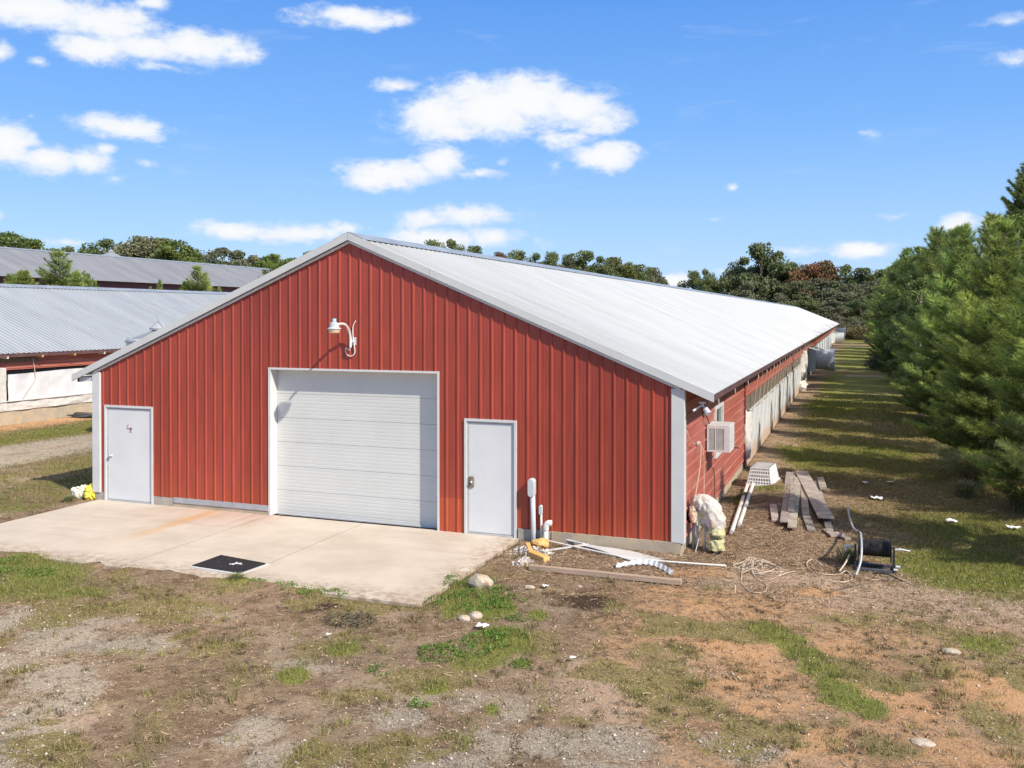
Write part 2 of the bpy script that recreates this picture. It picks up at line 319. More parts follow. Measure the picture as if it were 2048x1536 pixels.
# ---------------------------------------------------------------- terrain
ST=[('G',3.00,-4.25,0.89,0.83),('G',3.59,-5.06,0.68,0.74),('O',4.59,-5.34,0.94,0.52),('G',4.68,-5.24,0.44,0.27),('O',6.02,-4.70,0.66,0.57),('O',6.47,-4.14,0.60,0.43),('G',6.73,-3.76,0.46,0.25),('G',8.24,-3.77,0.55,0.24),('R',6.06,-6.56,0.57,0.70),('R',7.04,-6.57,0.49,0.55),('R',7.18,-8.21,0.47,1.00),('R',8.00,-9.10,0.37,0.56),('R',7.16,-5.33,0.34,0.32),('R',4.85,-6.40,0.40,0.46),('S',7.92,-8.45,0.35,0.38),('S',6.36,-7.49,0.46,0.43),('O',8.49,-6.88,0.74,0.71),('O',8.87,-8.11,0.30,0.85),('O',7.17,-6.87,0.36,0.21),('O',6.49,-7.47,0.29,0.24),('G',9.43,-6.68,0.17,0.21),('O',9.42,-5.70,0.49,0.56),('G',9.56,-5.82,0.21,0.20),('R',9.86,-8.08,0.29,0.32),('R',10.43,-8.40,0.32,0.24),('R',10.88,-7.35,0.40,0.33),('R',11.80,-7.69,0.56,0.43),('R',12.73,-7.23,0.37,0.29),('R',13.28,-6.92,0.38,0.35),('R',14.43,-6.81,0.32,0.29),('R',9.43,-6.38,0.35,0.18),('G',11.28,-4.91,0.28,0.47),('G',11.24,-5.55,0.32,0.25),('G',11.04,-4.64,0.19,0.22),('O',11.01,-5.96,0.51,0.47),('O',10.86,-6.53,0.38,0.29),('O',11.80,-4.91,0.23,0.50),('O',11.66,-4.49,0.38,0.18),('G',11.06,-6.45,0.14,0.16),('G',11.85,-6.75,0.08,0.14),('G',10.06,-3.34,0.29,0.47),('G',10.39,-3.58,0.32,0.45),('G',10.80,-3.66,0.17,0.30),('G',10.12,-3.92,0.14,0.39),('G',10.74,-4.07,0.17,0.20),('G',11.36,-3.86,0.13,0.20),('G',11.75,-5.47,0.08,0.12),('G',9.68,-2.95,0.16,0.20),('D',11.88,-3.15,0.42,0.39),('D',8.99,-4.88,0.33,0.36),('D',8.26,-4.60,0.55,0.31),('S',12.54,-5.53,0.45,0.57),('S',12.91,-6.03,0.53,0.57),('S',13.83,-1.03,1.15,0.56),('S',14.85,-1.07,0.89,0.58),('S',15.61,-1.42,1.21,0.70),('S',16.76,-1.48,0.89,0.84),('S',13.64,-4.67,0.35,0.39),('C',13.53,-2.66,0.62,0.39),('C',13.28,-3.61,0.45,0.35),('C',14.04,-4.17,0.48,0.68),('C',14.38,-4.77,0.34,0.37),('C',14.72,-1.37,0.44,0.25),('C',14.11,-5.26,0.38,0.25),('C',14.61,-5.67,0.41,0.27),('C',15.07,-6.37,0.42,0.42),('C',15.77,-5.04,0.57,0.82),('C',16.57,-4.20,0.50,0.78),('C',16.37,-5.99,0.46,0.43),('C',13.06,-1.02,0.63,0.40),('C',15.22,-3.73,0.48,0.44),('C',12.65,-2.13,0.44,0.20),('G',14.34,-3.29,0.22,0.27),('G',14.58,-3.59,0.22,0.25),('G',14.77,-3.98,0.21,0.27),('G',14.99,-4.48,0.23,0.27),('G',15.23,-4.96,0.24,0.28),('G',15.48,-5.34,0.21,0.26),('G',15.28,-5.22,0.26,0.26),('O',12.90,-4.58,0.42,0.36),('O',13.29,-5.03,0.34,0.48),('O',13.95,-6.04,0.30,0.30),('O',15.58,-2.46,0.53,0.47),('O',16.19,-2.44,0.58,0.42),('O',16.78,-2.84,0.62,0.50),('O',16.09,-3.91,0.52,0.48),('O',15.50,-6.32,0.60,0.31),('O',16.66,-5.34,0.29,0.75),('O',13.42,-4.41,0.24,0.23),('O',15.00,-5.82,0.30,0.23),('O',15.21,-2.49,0.47,0.30),('G',16.78,-2.89,0.31,0.27),('O',12.43,-6.28,0.26,0.31),('O',12.76,-6.66,0.20,0.15),('O',10.36,-7.06,0.47,0.31),('O',14.18,-6.68,0.37,0.31),('G',16.77,0.79,0.88,1.31),('G',17.63,0.81,0.63,1.28),('G',17.54,3.62,1.12,1.34),('O',16.18,4.01,0.88,1.43),('O',17.23,5.88,1.38,1.70),('O',15.24,8.27,0.98,1.44),('G',15.92,13.79,0.90,1.52),('G',14.17,11.63,0.42,2.11),('G',13.43,5.96,0.25,0.61),('G',13.03,4.64,0.19,0.42)]
YAW = R(-20.649); CX, CY = 15.31, -15.325
FW = np.array([math.sin(YAW), math.cos(YAW)]); RT = np.array([math.cos(YAW), -math.sin(YAW)])
def sm(x, a, b):
    t = np.clip((x - a) / (b - a), 0, 1); return t * t * (3 - 2 * t)
def Tz(x, y):
    x = np.asarray(x, float); y = np.asarray(y, float)
    z = -.2 + 3.6 * sm(-x, 28, 46)
    far = 1 - sm(np.hypot(x - 6, y - 2), 60, 200)
    rough = .09 * (fbm(x / 3.1, y / 3.1, 3, 3) - .5) + .035 * (fbm(x / .55, y / .55, 9, 3) - .5)
    # kept level against the barns and the slab
    dx = np.maximum(np.maximum(-.4 - x, x - 12.75), 0); dy = np.maximum(np.maximum(-4.2 - y, y - 150), 0)
    near = sm(np.hypot(dx, dy), 0, .7)
    z = z + rough * near * far
    z = z + .20 * np.exp(-((x - 13.95) / .75) ** 2 - ((y - 5.2) / 2.4) ** 2)          # dirt heaped under the boards
    z = z + .05 * np.exp(-((x - 11.8) / 1.6) ** 2 - ((y + 3.0) / .5) ** 2)
    z = z - .10 * np.exp(-((x - 11.35) / .35) ** 2 - ((y + 2.65) / .22) ** 2)           # small washed-out hole
    z = z - .05 * np.exp(-((x - 9.6 - .25 * (y + 7)) / .22) ** 2) * sm(-y, 5, 7)              # old wheel ruts
    z = z - .05 * np.exp(-((x - 6.2 - .30 * (y + 7)) / .22) ** 2) * sm(-y, 5, 7)
    return z
def under_building(x, y):
    return ((x > -.2) & (x < 12.6) & (y > .02) & (y < 147.5)) | ((x > -28) & (x < -14.05) & (y > 2.2) & (y < 150))
def on_slab(x, y):
    edge = -3.84 - .30 * sm(x, 7.6, 9.3) + .60 * (fbm(x * 1.3, x * 0 + 5, 21, 4) - .5)
    return (x > -.12) & (x < 9.68) & (y < .1) & (y > edge)
KEYS = 'GORCSD'
def paint(x, y):
    x = np.asarray(x, float); y = np.asarray(y, float)
    out = {k: np.zeros(x.shape) for k in KEYS}
    jx = (fbm(x / .8, y / .8, 31, 4) - .5) * 1.0; jy = (fbm(x / .8, y / .8, 57, 4) - .5) * 1.0
    for (k, cx, cy, a, b) in ST:
        ex, ey = x - cx, y - cy
        u = (ex * RT[0] + ey * RT[1] + jx * min(a, .9)) / (a * 1.12); v = (ex * FW[0] + ey * FW[1] + jy * min(b, .9)) / (b * 1.12)
        d = np.hypot(u, v); out[k] = np.maximum(out[k], np.clip((1.55 - d) / 1.15, 0, 1))
    nz = fbm(x / 1.7, y / 1.7, 77, 4)
    nf = fbm(x / 6., y / 9., 78, 3)
    # grass lane between barn and trees
    lane = sm(x + (nz - .5) * 1.0 + .35 * sm(y, 8, 20), 13.2, 14.4) * sm(y + (nz - .5) * 3, 6, 11)
    lane2 = sm(x + (nz - .5) * 1.6, 15.8, 17.4) * sm(y + (nz - .5) * 2, -2.2, 0.5)
    out['O'] = np.maximum(out['O'], np.maximum(lane * np.clip(.45 + .9 * nz, 0, 1) * (1 - .75 * sm(y, 12, 25)), lane2 * .75 * np.clip(.1 + nz * 1.4, 0, 1)))
    out['G'] = np.maximum(out['G'], lane * np.clip(.15 + .5 * sm(y, 12, 30) + (nf - .42) * 1.3, 0, 1))
    cross = np.exp(-((y - 49.5 - .25 * (x - 15)) / 1.1) ** 2) * sm(x, 14.2, 15.2)
    for k in 'GO': out[k] = out[k] * (1 - cross)
    out['S'] = np.maximum(out['S'], cross * .9)
    # left yard: grass, gravel lane, grass, orange dirt at the second barn
    L = sm(-x, .25, .8)
    gl = np.exp(-((x + 7.6 + .5 * (nz - .5)) / 1.75) ** 4)
    gl_track = gl * (1 - .6 * np.exp(-((x + 7.5) / .35) ** 2) * (nz > .42))
    out['R'] = np.maximum(out['R'], L * gl_track)
    og = np.exp(-((x + 13.6 + (nz - .5)) / 1.5) ** 2) * L
    yl = sm(y, -2.6, -1.2)
    out['C'] = np.maximum(out['C'], og * .95)
    out['G'] = np.maximum(out['G'], L * yl * (1 - gl) * (1 - og) * np.clip(.25 + nz * .9 - .3 * (x > -6), 0, 1))
    out['O'] = np.maximum(out['O'], L * yl * (1 - gl) * (1 - og) * np.clip(.2 + .9 * (1 - nz), 0, 1) * .8)
    # everything far away is grass
    fa = sm(np.hypot(x - 6, (y - 60) * .5), 75, 110) + sm(-x, 28, 33) + sm(x, 19, 24) * sm(y, -6, 0)
    out['O'] = np.maximum(out['O'], np.clip(fa, 0, 1) * .7)
    pb = np.clip(.35 + 1.5 * (fbm(x / .45 + 9, y / .45, 141, 4) - .18), .25, 1.15)
    for k in 'ROCS': out[k] = np.where(y < 3, out[k] * (pb if k != 'S' else .5 + .5 * pb), out[k])
    out['O'] = out['O'] * np.where(y < 0, .72, 1.)
    out['S'] = np.maximum(out['S'], np.where(y < -3, .62 * sm(6.5 - x + (nf - .5) * 4, 0, 3.5) * sm(-y, 4.6, 6.2) * np.clip(.3 + nf, 0, 1), 0))
    out['C'] = np.maximum(out['C'], np.where(y < 0, .60 * sm(x + (nf - .5) * 3, 10.5, 13.5) * sm(-y, .8, 2.2) * np.clip(.2 + nf * 1.1, 0, 1), 0))
    # random small patches of weak growth in the bare foreground
    pz = fbm(x / .9, y / .9, 91, 4); bare = sm(-y, .5, 3.5) * (x < 19)
    out['O'] = np.maximum(out['O'], bare * sm(pz, .54, .68) * .75)
    rz = fbm(x / 1.1 + 40, y / 1.1, 95, 4); out['R'] = np.maximum(out['R'], bare * sm(rz, .56, .72) * sm(-y, 4.5, 8) * .8)
    return out
xs = np.concatenate([[-4000, -1500, -600, -300, -160, -100], np.arange(-70, -16, 3.0), np.arange(-16, -2, .35), np.arange(-2, 19.5, .085), np.arange(19.5, 30, 1.), [34, 40, 50, 70, 100, 160, 300, 600, 1500, 4000]])
ys = np.concatenate([[-4000, -1500, -500, -150, -60, -30, -20, -14], np.arange(-11, 10, .085), np.arange(10, 26, .3), np.arange(26, 70, 1.), np.arange(70, 220, 6), [240, 300, 420, 700, 1500, 4000]])
GX, GY = np.meshgrid(xs, ys); gx, gy = GX.ravel(), GY.ravel(); gz = Tz(gx, gy)
slabm = (gx > -.3) & (gx < 9.9) & (gy < .3) & (gy > -4.3)
front = sm(gy, -3.95, -3.70)                                  # dirt spills over the slab's front edge
pt = paint(gx, gy)
gz = np.where(under_building(gx, gy), -.34, gz)
ins = (gx > -.12) & (gx < 9.66) & (gy < .1) & (gy > -4.05)
edge_n = -3.84 - .30 * sm(gx, 7.6, 9.3) + .60 * (fbm(gx * 1.3, gx * 0 + 5, 21, 4) - .5)
over = np.clip((edge_n - gy) / .12, 0, 1)
gz = np.where(ins, -.30 + over * .145, gz)
nx, ny = len(xs), len(ys)
ii = (np.arange(ny - 1)[:, None] * nx + np.arange(nx - 1)[None]).ravel()
quads = np.stack([ii, ii + 1, ii + nx + 1, ii + nx], 1)

mg = bpy.data.materials.new('yard_ground'); mg.use_nodes = True; t = mg.node_tree; t.nodes.clear(); N = NT(t)
geo = N.n('ShaderNodeNewGeometry').outputs['Position']
ma = N.n('ShaderNodeAttribute'); ma.attribute_name = 'ma'; mb_ = N.n('ShaderNodeAttribute'); mb_.attribute_name = 'mb'
sa = N.n('ShaderNodeSeparateColor'); t.links.new(ma.outputs['Color'], sa.inputs[0]); sb = N.n('ShaderNodeSeparateColor'); t.links.new(mb_.outputs['Color'], sb.inputs[0])
nA = N.noise(geo, 1.3, 5, .6); nB = N.noise(geo, 7, 5, .65); nC = N.noise(geo, 38, 4, .7); nD = N.noise(N.mapping(geo, (1, 1, 1), (5, 5, 5)), 95, 3, .7)
nE = N.noise(N.mapping(geo, (1, 1, 1), (15, 5, 5)), 14, 4, .7)
col = N.mix(N.step(nB, .3, .72), (.18, .122, .078), (.345, .245, .165))
col = N.mix(N.step(nA, .42, .72), col, (.385, .29, .21))
def lay(col, m, c, amp=.75, lo=.38, hi=.62, nz=None):
    f = N.step(N.math('ADD', m, N.math('MULTIPLY', N.math('SUBTRACT', N.math('ADD', N.math('MULTIPLY', nE, .5), N.math('ADD', N.math('MULTIPLY', nB, .3), N.math('MULTIPLY', nC, .2))), .5), amp * 2.6)), lo, hi)
    return N.mix(f, col, c)
col = lay(col, sb.outputs[1], N.mix(nC, (.34, .24, .175), (.56, .43, .33)), lo=.3, hi=.75)
col = lay(col, sb.outputs[0], N.mix(nB, (.45, .245, .12), (.62, .39, .23)), lo=.3, hi=.7)
col = lay(col, sa.outputs[2], N.mix(N.step(nC, .3, .7), (.29, .24, .19), (.52, .44, .35)), lo=.3, hi=.7)
col = lay(col, sb.outputs[2], (.075, .050, .034), lo=.35, hi=.9)
col = lay(col, sa.outputs[1], N.mix(N.step(nC, .3, .7), (.17, .14, .055), (.36, .29, .14)), lo=.34, hi=.66)
col = lay(col, sa.outputs[0], N.mix(N.step(nC, .3, .7), (.14, .15, .035), (.29, .30, .085)), lo=.36, hi=.66)
dk = N.step(N.noise(N.mapping(geo, (1, 1, 1), (3, 8, 2)), 5.5, 5, .72), .53, .66)
col = N.mix(N.math('MULTIPLY', dk, .62), col, N.mix(nB, (.085, .060, .038), (.13, .105, .055)))
col = N.mix(1.0, col, N.mix(N.step(nD, .25, .75), (.62, .62, .62), (1.38, 1.36, 1.32)), 'MULTIPLY')
col = N.mix(1.0, col, N.mix(N.step(N.noise(N.mapping(geo, loc=(2, 7, 1)), .35, 4), .35, .65), (.86, .87, .88), (1.12, 1.10, 1.06)), 'MULTIPLY')
pg = N.n('ShaderNodeBsdfPrincipled'); t.links.new(col, pg.inputs['Base Color']); pg.inputs['Roughness'].default_value = .95; pg.inputs['Specular IOR Level'].default_value = .15
bp = N.n('ShaderNodeBump'); bp.inputs['Strength'].default_value = .9; bp.inputs['Distance'].default_value = .03
t.links.new(N.math('ADD', N.math('ADD', N.math('MULTIPLY', nC, .6), N.math('MULTIPLY', nD, .35)), N.math('MULTIPLY', nE, .8)), bp.inputs['Height']); t.links.new(bp.outputs[0], pg.inputs['Normal'])
go_ = N.n('ShaderNodeOutputMaterial'); t.links.new(pg.outputs[0], go_.inputs[0])
fast_mesh('ground', np.stack([gx, gy, gz], 1), quads, mg, col={'ma': np.stack([pt['G'], pt['O'], pt['R']], 1), 'mb': np.stack([pt['C'], pt['S'], pt['D']], 1)}, kind='structure', smooth=True, k=4)

# ---------------------------------------------------------------- concrete slab
ms_ = bpy.data.materials.new('slab_concrete'); ms_.use_nodes = True; t = ms_.node_tree; t.nodes.clear(); N = NT(t)
geo = N.n('ShaderNodeNewGeometry').outputs['Position']; sp = N.n('ShaderNodeSeparateXYZ'); t.links.new(geo, sp.inputs[0])
c = N.mix(N.step(N.noise(geo, 1.1, 5, .6), .3, .7), (.53, .455, .375), (.63, .55, .465))
c = N.mix(N.math('MULTIPLY', N.step(N.noise(geo, 60, 3, .7), .45, .75), .22), c, (.33, .30, .26))
# rust washed down from the doorway, and an orange drip line
u = N.math('ADD', N.math('MULTIPLY', sp.outputs[0], .93), N.math('MULTIPLY', sp.outputs[1], -.37))
drip = N.math('MULTIPLY', N.step(N.math('ABSOLUTE', N.math('ADD', N.math('SUBTRACT', sp.outputs[0], 3.05), N.math('MULTIPLY', N.math('SUBTRACT', N.noise(geo, 1.5, 3), .5), .5))), .30, 0.0), N.step(sp.outputs[1], -3.4, -1.0))
c = N.mix(N.math('MULTIPLY', drip, .8), c, (.60, .37, .17))
redw = N.math('MULTIPLY', N.step(sp.outputs[1], -1.7, .1), N.math('MULTIPLY', N.step(sp.outputs[0], .8, 3.6), N.step(sp.outputs[0], 5.2, 4.4)))
c = N.mix(N.math('MULTIPLY', N.math('MULTIPLY', redw, N.step(N.noise(N.mapping(geo, (3, .7, 1)), 2, 4), .3, .65)), .55), c, (.50, .25, .18))
c = N.mix(N.math('MULTIPLY', N.step(N.noise(N.mapping(geo, (.35, 2.2, 1), (4, 2, 0)), 1.2, 5, .6), .52, .74), .28), c, (.36, .32, .275))
c = N.mix(N.math('MULTIPLY', N.step(sp.outputs[1], -3.2, -4.0), N.step(N.noise(geo, 6, 5, .7), .40, .62)), c, (.36, .28, .21))
c = N.mix(N.math('MULTIPLY', N.step(sp.outputs[0], 9.0, 9.66), N.step(N.noise(geo, 7, 5, .7), .42, .62)), c, (.40, .30, .225))
cw = N.math('ABSOLUTE', N.math('SUBTRACT', N.math('ADD', sp.outputs[0], N.math('MULTIPLY', N.noise(geo, 2.2, 6, .7), .8)), N.math('ADD', 2.1, N.math('MULTIPLY', sp.outputs[1], .12))))
c = N.mix(N.math('MULTIPLY', N.step(cw, .007, .002), .0), c, (.2, .17, .14))
pg = N.n('ShaderNodeBsdfPrincipled'); t.links.new(c, pg.inputs['Base Color']); pg.inputs['Roughness'].default_value = .85; pg.inputs['Specular IOR Level'].default_value = .25
bp = N.n('ShaderNodeBump'); bp.inputs['Strength'].default_value = .25; bp.inputs['Distance'].default_value = .01
t.links.new(N.noise(geo, 45, 5, .7), bp.inputs['Height']); t.links.new(bp.outputs[0], pg.inputs['Normal'])
go_ = N.n('ShaderNodeOutputMaterial'); t.links.new(pg.outputs[0], go_.inputs[0])
b = MB()                                                          # three pours with 7 mm joints
for x0, x1 in ((-.12, 4.318), (4.329, 6.448), (6.459, 9.66)):
    b.box(x0, x1, -4.05, 0.03 if x0 > 4 else .03, -.42, -.18)
bj = MB()
for x0 in (4.318, 6.448): bj.box(x0 + .0005, x0 + .0105, -4.04, .02, -.4, -.1805)
slab = b.build('concrete_slab', ms_); tag(slab, kind='structure'); tag(bj.build('joint_filler', mat('joint_dirt', (.07, .055, .045), (.11, .09, .07), rough=.95)), kind='structure')

# ---------------------------------------------------------------- ribbed sheets
def ribprof(length, pitch=.2286, h=.019, start=0.0, minor=True):
    """profile of ribbed farm panel: (distance, height)"""
    pts = []; s = start
    while s < length + pitch:
        pts += [(s - .028, 0), (s - .012, h), (s + .012, h), (s + .028, 0)]
        if minor:
            for q in (.085, .145): pts += [(s + q - .010, 0), (s + q, h * .13), (s + q + .010, 0)]
        s += pitch
    pts = [(0, 0)] + [p for p in pts if 0 < p[0] < length] + [(length, 0)]
    return pts

def rib_bands(m, start, amt):  # darker narrow band beside each roof rib, streaked by noise, with broad mottling
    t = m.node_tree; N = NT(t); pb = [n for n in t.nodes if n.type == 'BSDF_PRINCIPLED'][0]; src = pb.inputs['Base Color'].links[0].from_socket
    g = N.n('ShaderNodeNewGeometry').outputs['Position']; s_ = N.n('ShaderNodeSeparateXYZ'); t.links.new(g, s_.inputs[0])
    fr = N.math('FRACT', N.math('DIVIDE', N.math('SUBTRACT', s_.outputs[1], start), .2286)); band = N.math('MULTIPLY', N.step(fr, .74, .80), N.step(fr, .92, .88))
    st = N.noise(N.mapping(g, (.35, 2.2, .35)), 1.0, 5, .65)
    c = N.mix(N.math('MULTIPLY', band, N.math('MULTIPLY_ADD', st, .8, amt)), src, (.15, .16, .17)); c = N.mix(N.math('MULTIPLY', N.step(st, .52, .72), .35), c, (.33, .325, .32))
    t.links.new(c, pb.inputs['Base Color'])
rib_bands(M_roof, -.01, .55); rib_bands(M_roof_old, 1.99, .25)
def roof(side, XR, ZR, XE, ZE, y0, y1, matl, parent, minor=True):
    b = MB(); L = math.hypot(XE - XR, ZE - ZR); n = np.array([-(ZE - ZR), 0, (XE - XR)]) / L
    if n[2] < 0: n = -n
    pr = ribprof(y1 - y0, start=.06, minor=minor, h=.027 if minor else .036)
    P = np.array([[np.array([XR, y0 + s, ZR]) + n * h for s, h in pr], [np.array([XE, y0 + s, ZE]) + n * h for s, h in pr]])
    b.grid(P if (XE > XR) else P[::-1])
    return b.build('roof', matl, parent)

def barn(loc, label, cat, xm, zr, half, ze, xw, y0, y1, mats, detail=False, base=-.35):
    """long poultry house: ridge xm/zr, eaves at xm+-half / ze, walls at xm+-xw"""
    t = thing('poultry_barn', loc, label, cat)
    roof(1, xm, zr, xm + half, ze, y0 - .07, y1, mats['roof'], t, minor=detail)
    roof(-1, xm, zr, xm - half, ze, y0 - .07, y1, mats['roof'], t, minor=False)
    sl = (zr - ze) / half
    b = MB(); s = .34
    yy = y0 - .10
    for sg in (1, -1):
        a0 = [xm, yy, zr + .055]; a1 = [xm + sg * s, yy, zr + .055 - s * sl]; c0 = [xm, y1 + .03, zr + .055]; c1 = [xm + sg * s, y1 + .03, zr + .055 - s * sl]
        b.quad(a0, a1, c1, c0) if sg > 0 else b.quad(c0, c1, a1, a0)
        b.quad(a1, [a1[0], yy, a1[2] - .012], [c1[0], c1[1], c1[2] - .012], c1)
    b.build('ridge_cap', M_ridge, t)
    return t, sl

# ================================================================= MAIN BARN
XM, ZR, HALF, ZE, Y1 = 6.19, 5.40, 6.94, 2.51, 147.8
XL, XR_ = -.25, 12.63
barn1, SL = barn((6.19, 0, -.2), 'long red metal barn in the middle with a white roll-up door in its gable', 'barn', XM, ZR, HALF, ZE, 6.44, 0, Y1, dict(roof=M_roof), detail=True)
rz = lambda x: ZR - SL * abs(x - XM)
OPEN = [(.06, 1.385, 1.90), (4.35, 8.05, 2.755), (8.605, 9.63, 1.945)]
t = M_red.node_tree; N = NT(t); pb_ = [n for n in t.nodes if n.type == 'BSDF_PRINCIPLED'][0]; src = pb_.inputs['Base Color'].links[0].from_socket
gp = N.n('ShaderNodeNewGeometry').outputs['Position']; sz_ = N.n('ShaderNodeSeparateXYZ'); t.links.new(gp, sz_.inputs[0])
wash = N.math('MULTIPLY', N.step(N.math('ADD', sz_.outputs[2], N.math('MULTIPLY', N.math('SUBTRACT', N.noise(N.mapping(gp, (2.5, 1, .3)), 2.2, 4), .5), .9)), .70, -.1), .32)
wn = N.n('ShaderNodeTexWhiteNoise', noise_dimensions='1D'); t.links.new(N.math('FLOOR', N.math('DIVIDE', N.math('ADD', sz_.outputs[0], .02), .9144)), wn.inputs['W'])
src = N.mix(1.0, src, N.mix(wn.outputs['Value'], (.90, .89, .88), (1.09, 1.10, 1.12)), 'MULTIPLY')
src = N.mix(1.0, src, N.mix(N.step(N.noise(N.mapping(gp, (.5, .5, .35)), 1.0, 4), .3, .7), (.90, .90, .90), (1.08, 1.10, 1.12)), 'MULTIPLY')
c_a = N.mix(wash, src, (.46, .085, .024)); spk = N.step(N.noise(N.mapping(gp, (1, 1, .6)), 9, 5, .7), .66, .78)
c_a = N.mix(N.math('MULTIPLY', spk, .35), c_a, (.20, .035, .028)); t.links.new(c_a, pb_.inputs['Base Color'])
# front gable siding
pr = [(XL + .02, 0)] + [(p[0], p[1]) for p in [(s, h) for s, h in ribprof(12.9, start=.2286)] if p[0] > .03 and p[0] < 12.5]
pr = [(-.2, 0), (-.032, 0), (-.014, .02), (.014, .02), (.032, 0)] + [q for q in pr if q[0] > .04] + [(12.55, 0)]
cuts = sorted({c for o in OPEN for c in o[:2]} | {XM, 1.9, 4.3})
def ph(x):
    for (a, ha), (c_, hc) in zip(pr[:-1], pr[1:]):
        if a <= x <= c_: return ha + (hc - ha) * (x - a) / max(c_ - a, 1e-9)
    return 0
allp = sorted(set(pr) | {(c, ph(c)) for c in cuts})
b = MB(); br = MB()
for (xa, ha), (xb, hb) in zip(allp[:-1], allp[1:]):
    m_ = (xa + xb) / 2; z0 = 0.0
    if xb - xa < 1e-6: continue
    for (o0, o1, oz) in OPEN:
        if o0 < m_ < o1: z0 = oz
    if 8.05 < m_ < 8.605:
        br.quad((xa, -ha, -.18), (xb, -hb, -.18), (xb, -hb, .45), (xa, -ha, .45)); z0 = .45
    b.quad((xa, -ha, z0), (xb, -hb, z0), (xb, -hb, rz(xb) - .14), (xa, -ha, rz(xa) - .14))
b.build('gable_siding', M_red, barn1)
br.build('gable_siding', M_redrust, barn1)['label'] = 'rust stained strip of red siding beside the roll-up door'
# rake trim: a broad face, a thin return and a pale lower lip
for sg in (-1, 1):
    b = MB(); e = XM + sg * (HALF + .02)
    def bar(zt, zb, ya, yb, xa, xb):
        v = [(xa, ya, rz(xa) + zb), (xb, ya, rz(xb) + zb), (xb, yb, rz(xb) + zb), (xa, yb, rz(xa) + zb), (xa, ya, rz(xa) + zt), (xb, ya, rz(xb) + zt), (xb, yb, rz(xb) + zt), (xa, yb, rz(xa) + zt)]
        if sg < 0: v = [v[1], v[0], v[3], v[2], v[5], v[4], v[7], v[6]]
        b.hexa(v)
    segs = [0, 1.75, 4.75, HALF + .02] if sg > 0 else [0, 3.6, HALF + .02]
    for q0, q1 in zip(segs[:-1], segs[1:]):
        bar(.045, -.10, -.115 - (.004 if q0 == segs[1] else 0), -.075, XM + sg * (q0 + .004), XM + sg * q1)
    b.build('rake_trim', M_trim, barn1)
    b = MB(); bar(-.112, -.16, -.06, -.025, XM + sg * .004, XM + sg * 6.40); b.build('rake_moulding', M_white, barn1)
# corner trims
for (xa, xb, nm) in ((-.27, -.05, 0), (12.43, 12.66, 1)):
    b = MB(); z1 = rz(xa if nm == 0 else xb) - .10
    b.box(xa, xb, -.045, .12, -.02, z1)
    o = b.build('corner_trim', M_trim if nm else M_white, barn1, bevel=.008)
b = MB(); b.box(-.30, -.272, .0, .10, -.02, 2.45); b.build('corner_trim', M_galv, barn1)
# soffit and eave fascia on both sides
for sg in (1, -1):
    b = MB(); x1_ = XM + sg * (HALF - .04); x0_ = XM + sg * (HALF - .075)
    b.box(min(x0_, x1_), max(x0_, x1_), -.02, Y1, ZE - .13, ZE - .012)
    b.build('eave_fascia', mat('dark_purplish_fascia', (.09, .045, .05), (.14, .07, .07), rough=.7), barn1)
b = MB(); b.box(XM - HALF + .10, XL + .05, -.02, .14, 2.40, 2.50); b.build('eave_bracket', M_galv, barn1)
# foundation strips
b = MB()
b.box(-.22, .06, -.015, .3, -.4, -.004); b.build('foundation', M_block, barn1)
b = MB(); b.box(1.39, 1.92, -.015, .3, -.4, -.004); b.build('foundation', M_block, barn1)
b = MB(); b.box(1.925, 4.30, -.03, .25, -.095, .012); b.build('base_flashing', M_flash, barn1)
b = MB(); b.box(1.925, 4.30, -.012, .25, -.4, -.097); b.build('foundation', M_blocktan, barn1)
b = MB(); b.box(9.66, 10.30, -.03, .3, -.5, -.004); b.build('foundation', M_block, barn1)
b = MB(); b.box(10.303, 12.60, -.045, .3, -.5, -.004); b.build('foundation', M_blocktan, barn1)
b = MB(); b.box(12.35, 12.615, .31, 147.5, -.5, -.004); b.build('foundation', M_blocktan, barn1)
# roll-up door
b = MB(); zs = []
z = -.185; ztop = 2.76; step = .49; k = 0
prof = [(-.185, 0)]
while z < ztop - .02:
    z2 = min(z + step, ztop)
    if z2 < ztop - .1:
        g = z + .07
        while g < z2 - .04: prof += [(g - .012, 0), (g, .0035), (g + .006, 0)]; g += .07
    prof += [(z2 - .010, 0), (z2 - .006, .010), (z2, .010), (z2 + .004, 0)]; z = z2
P = np.array([[(x, .215 + d, zz) for zz, d in prof] for x in (4.352, 8.048)])
b.grid(P[::-1].transpose(1, 0, 2)[::-1]); gd = b.build('garage_door', M_gdoor, barn1)
b = MB(); b.box(4.36, 8.04, .195, .235, -.20, -.178)
b.build('bottom_seal', M_jamb, gd).data.transform(Matrix.Translation((-6.19, 0, .2)))
# door jambs (returns) and outer trim
b = MB(); b.box(4.30, 4.349, -.024, .30, -.182, 2.80); b.build('door_jamb', M_white, barn1)
b = MB(); b.box(8.051, 8.085, -.024, .30, -.182, 2.80); b.build('door_jamb', M_white, barn1)
b = MB(); b.box(4.35, 8.05, -.022, .30, 2.758, 2.798); b.build('door_head', M_white, barn1)
b = MB(); b.box(4.0, 8.4, .31, .33, -.2, 3.0); b.build('door_backing', M_dark, barn1)
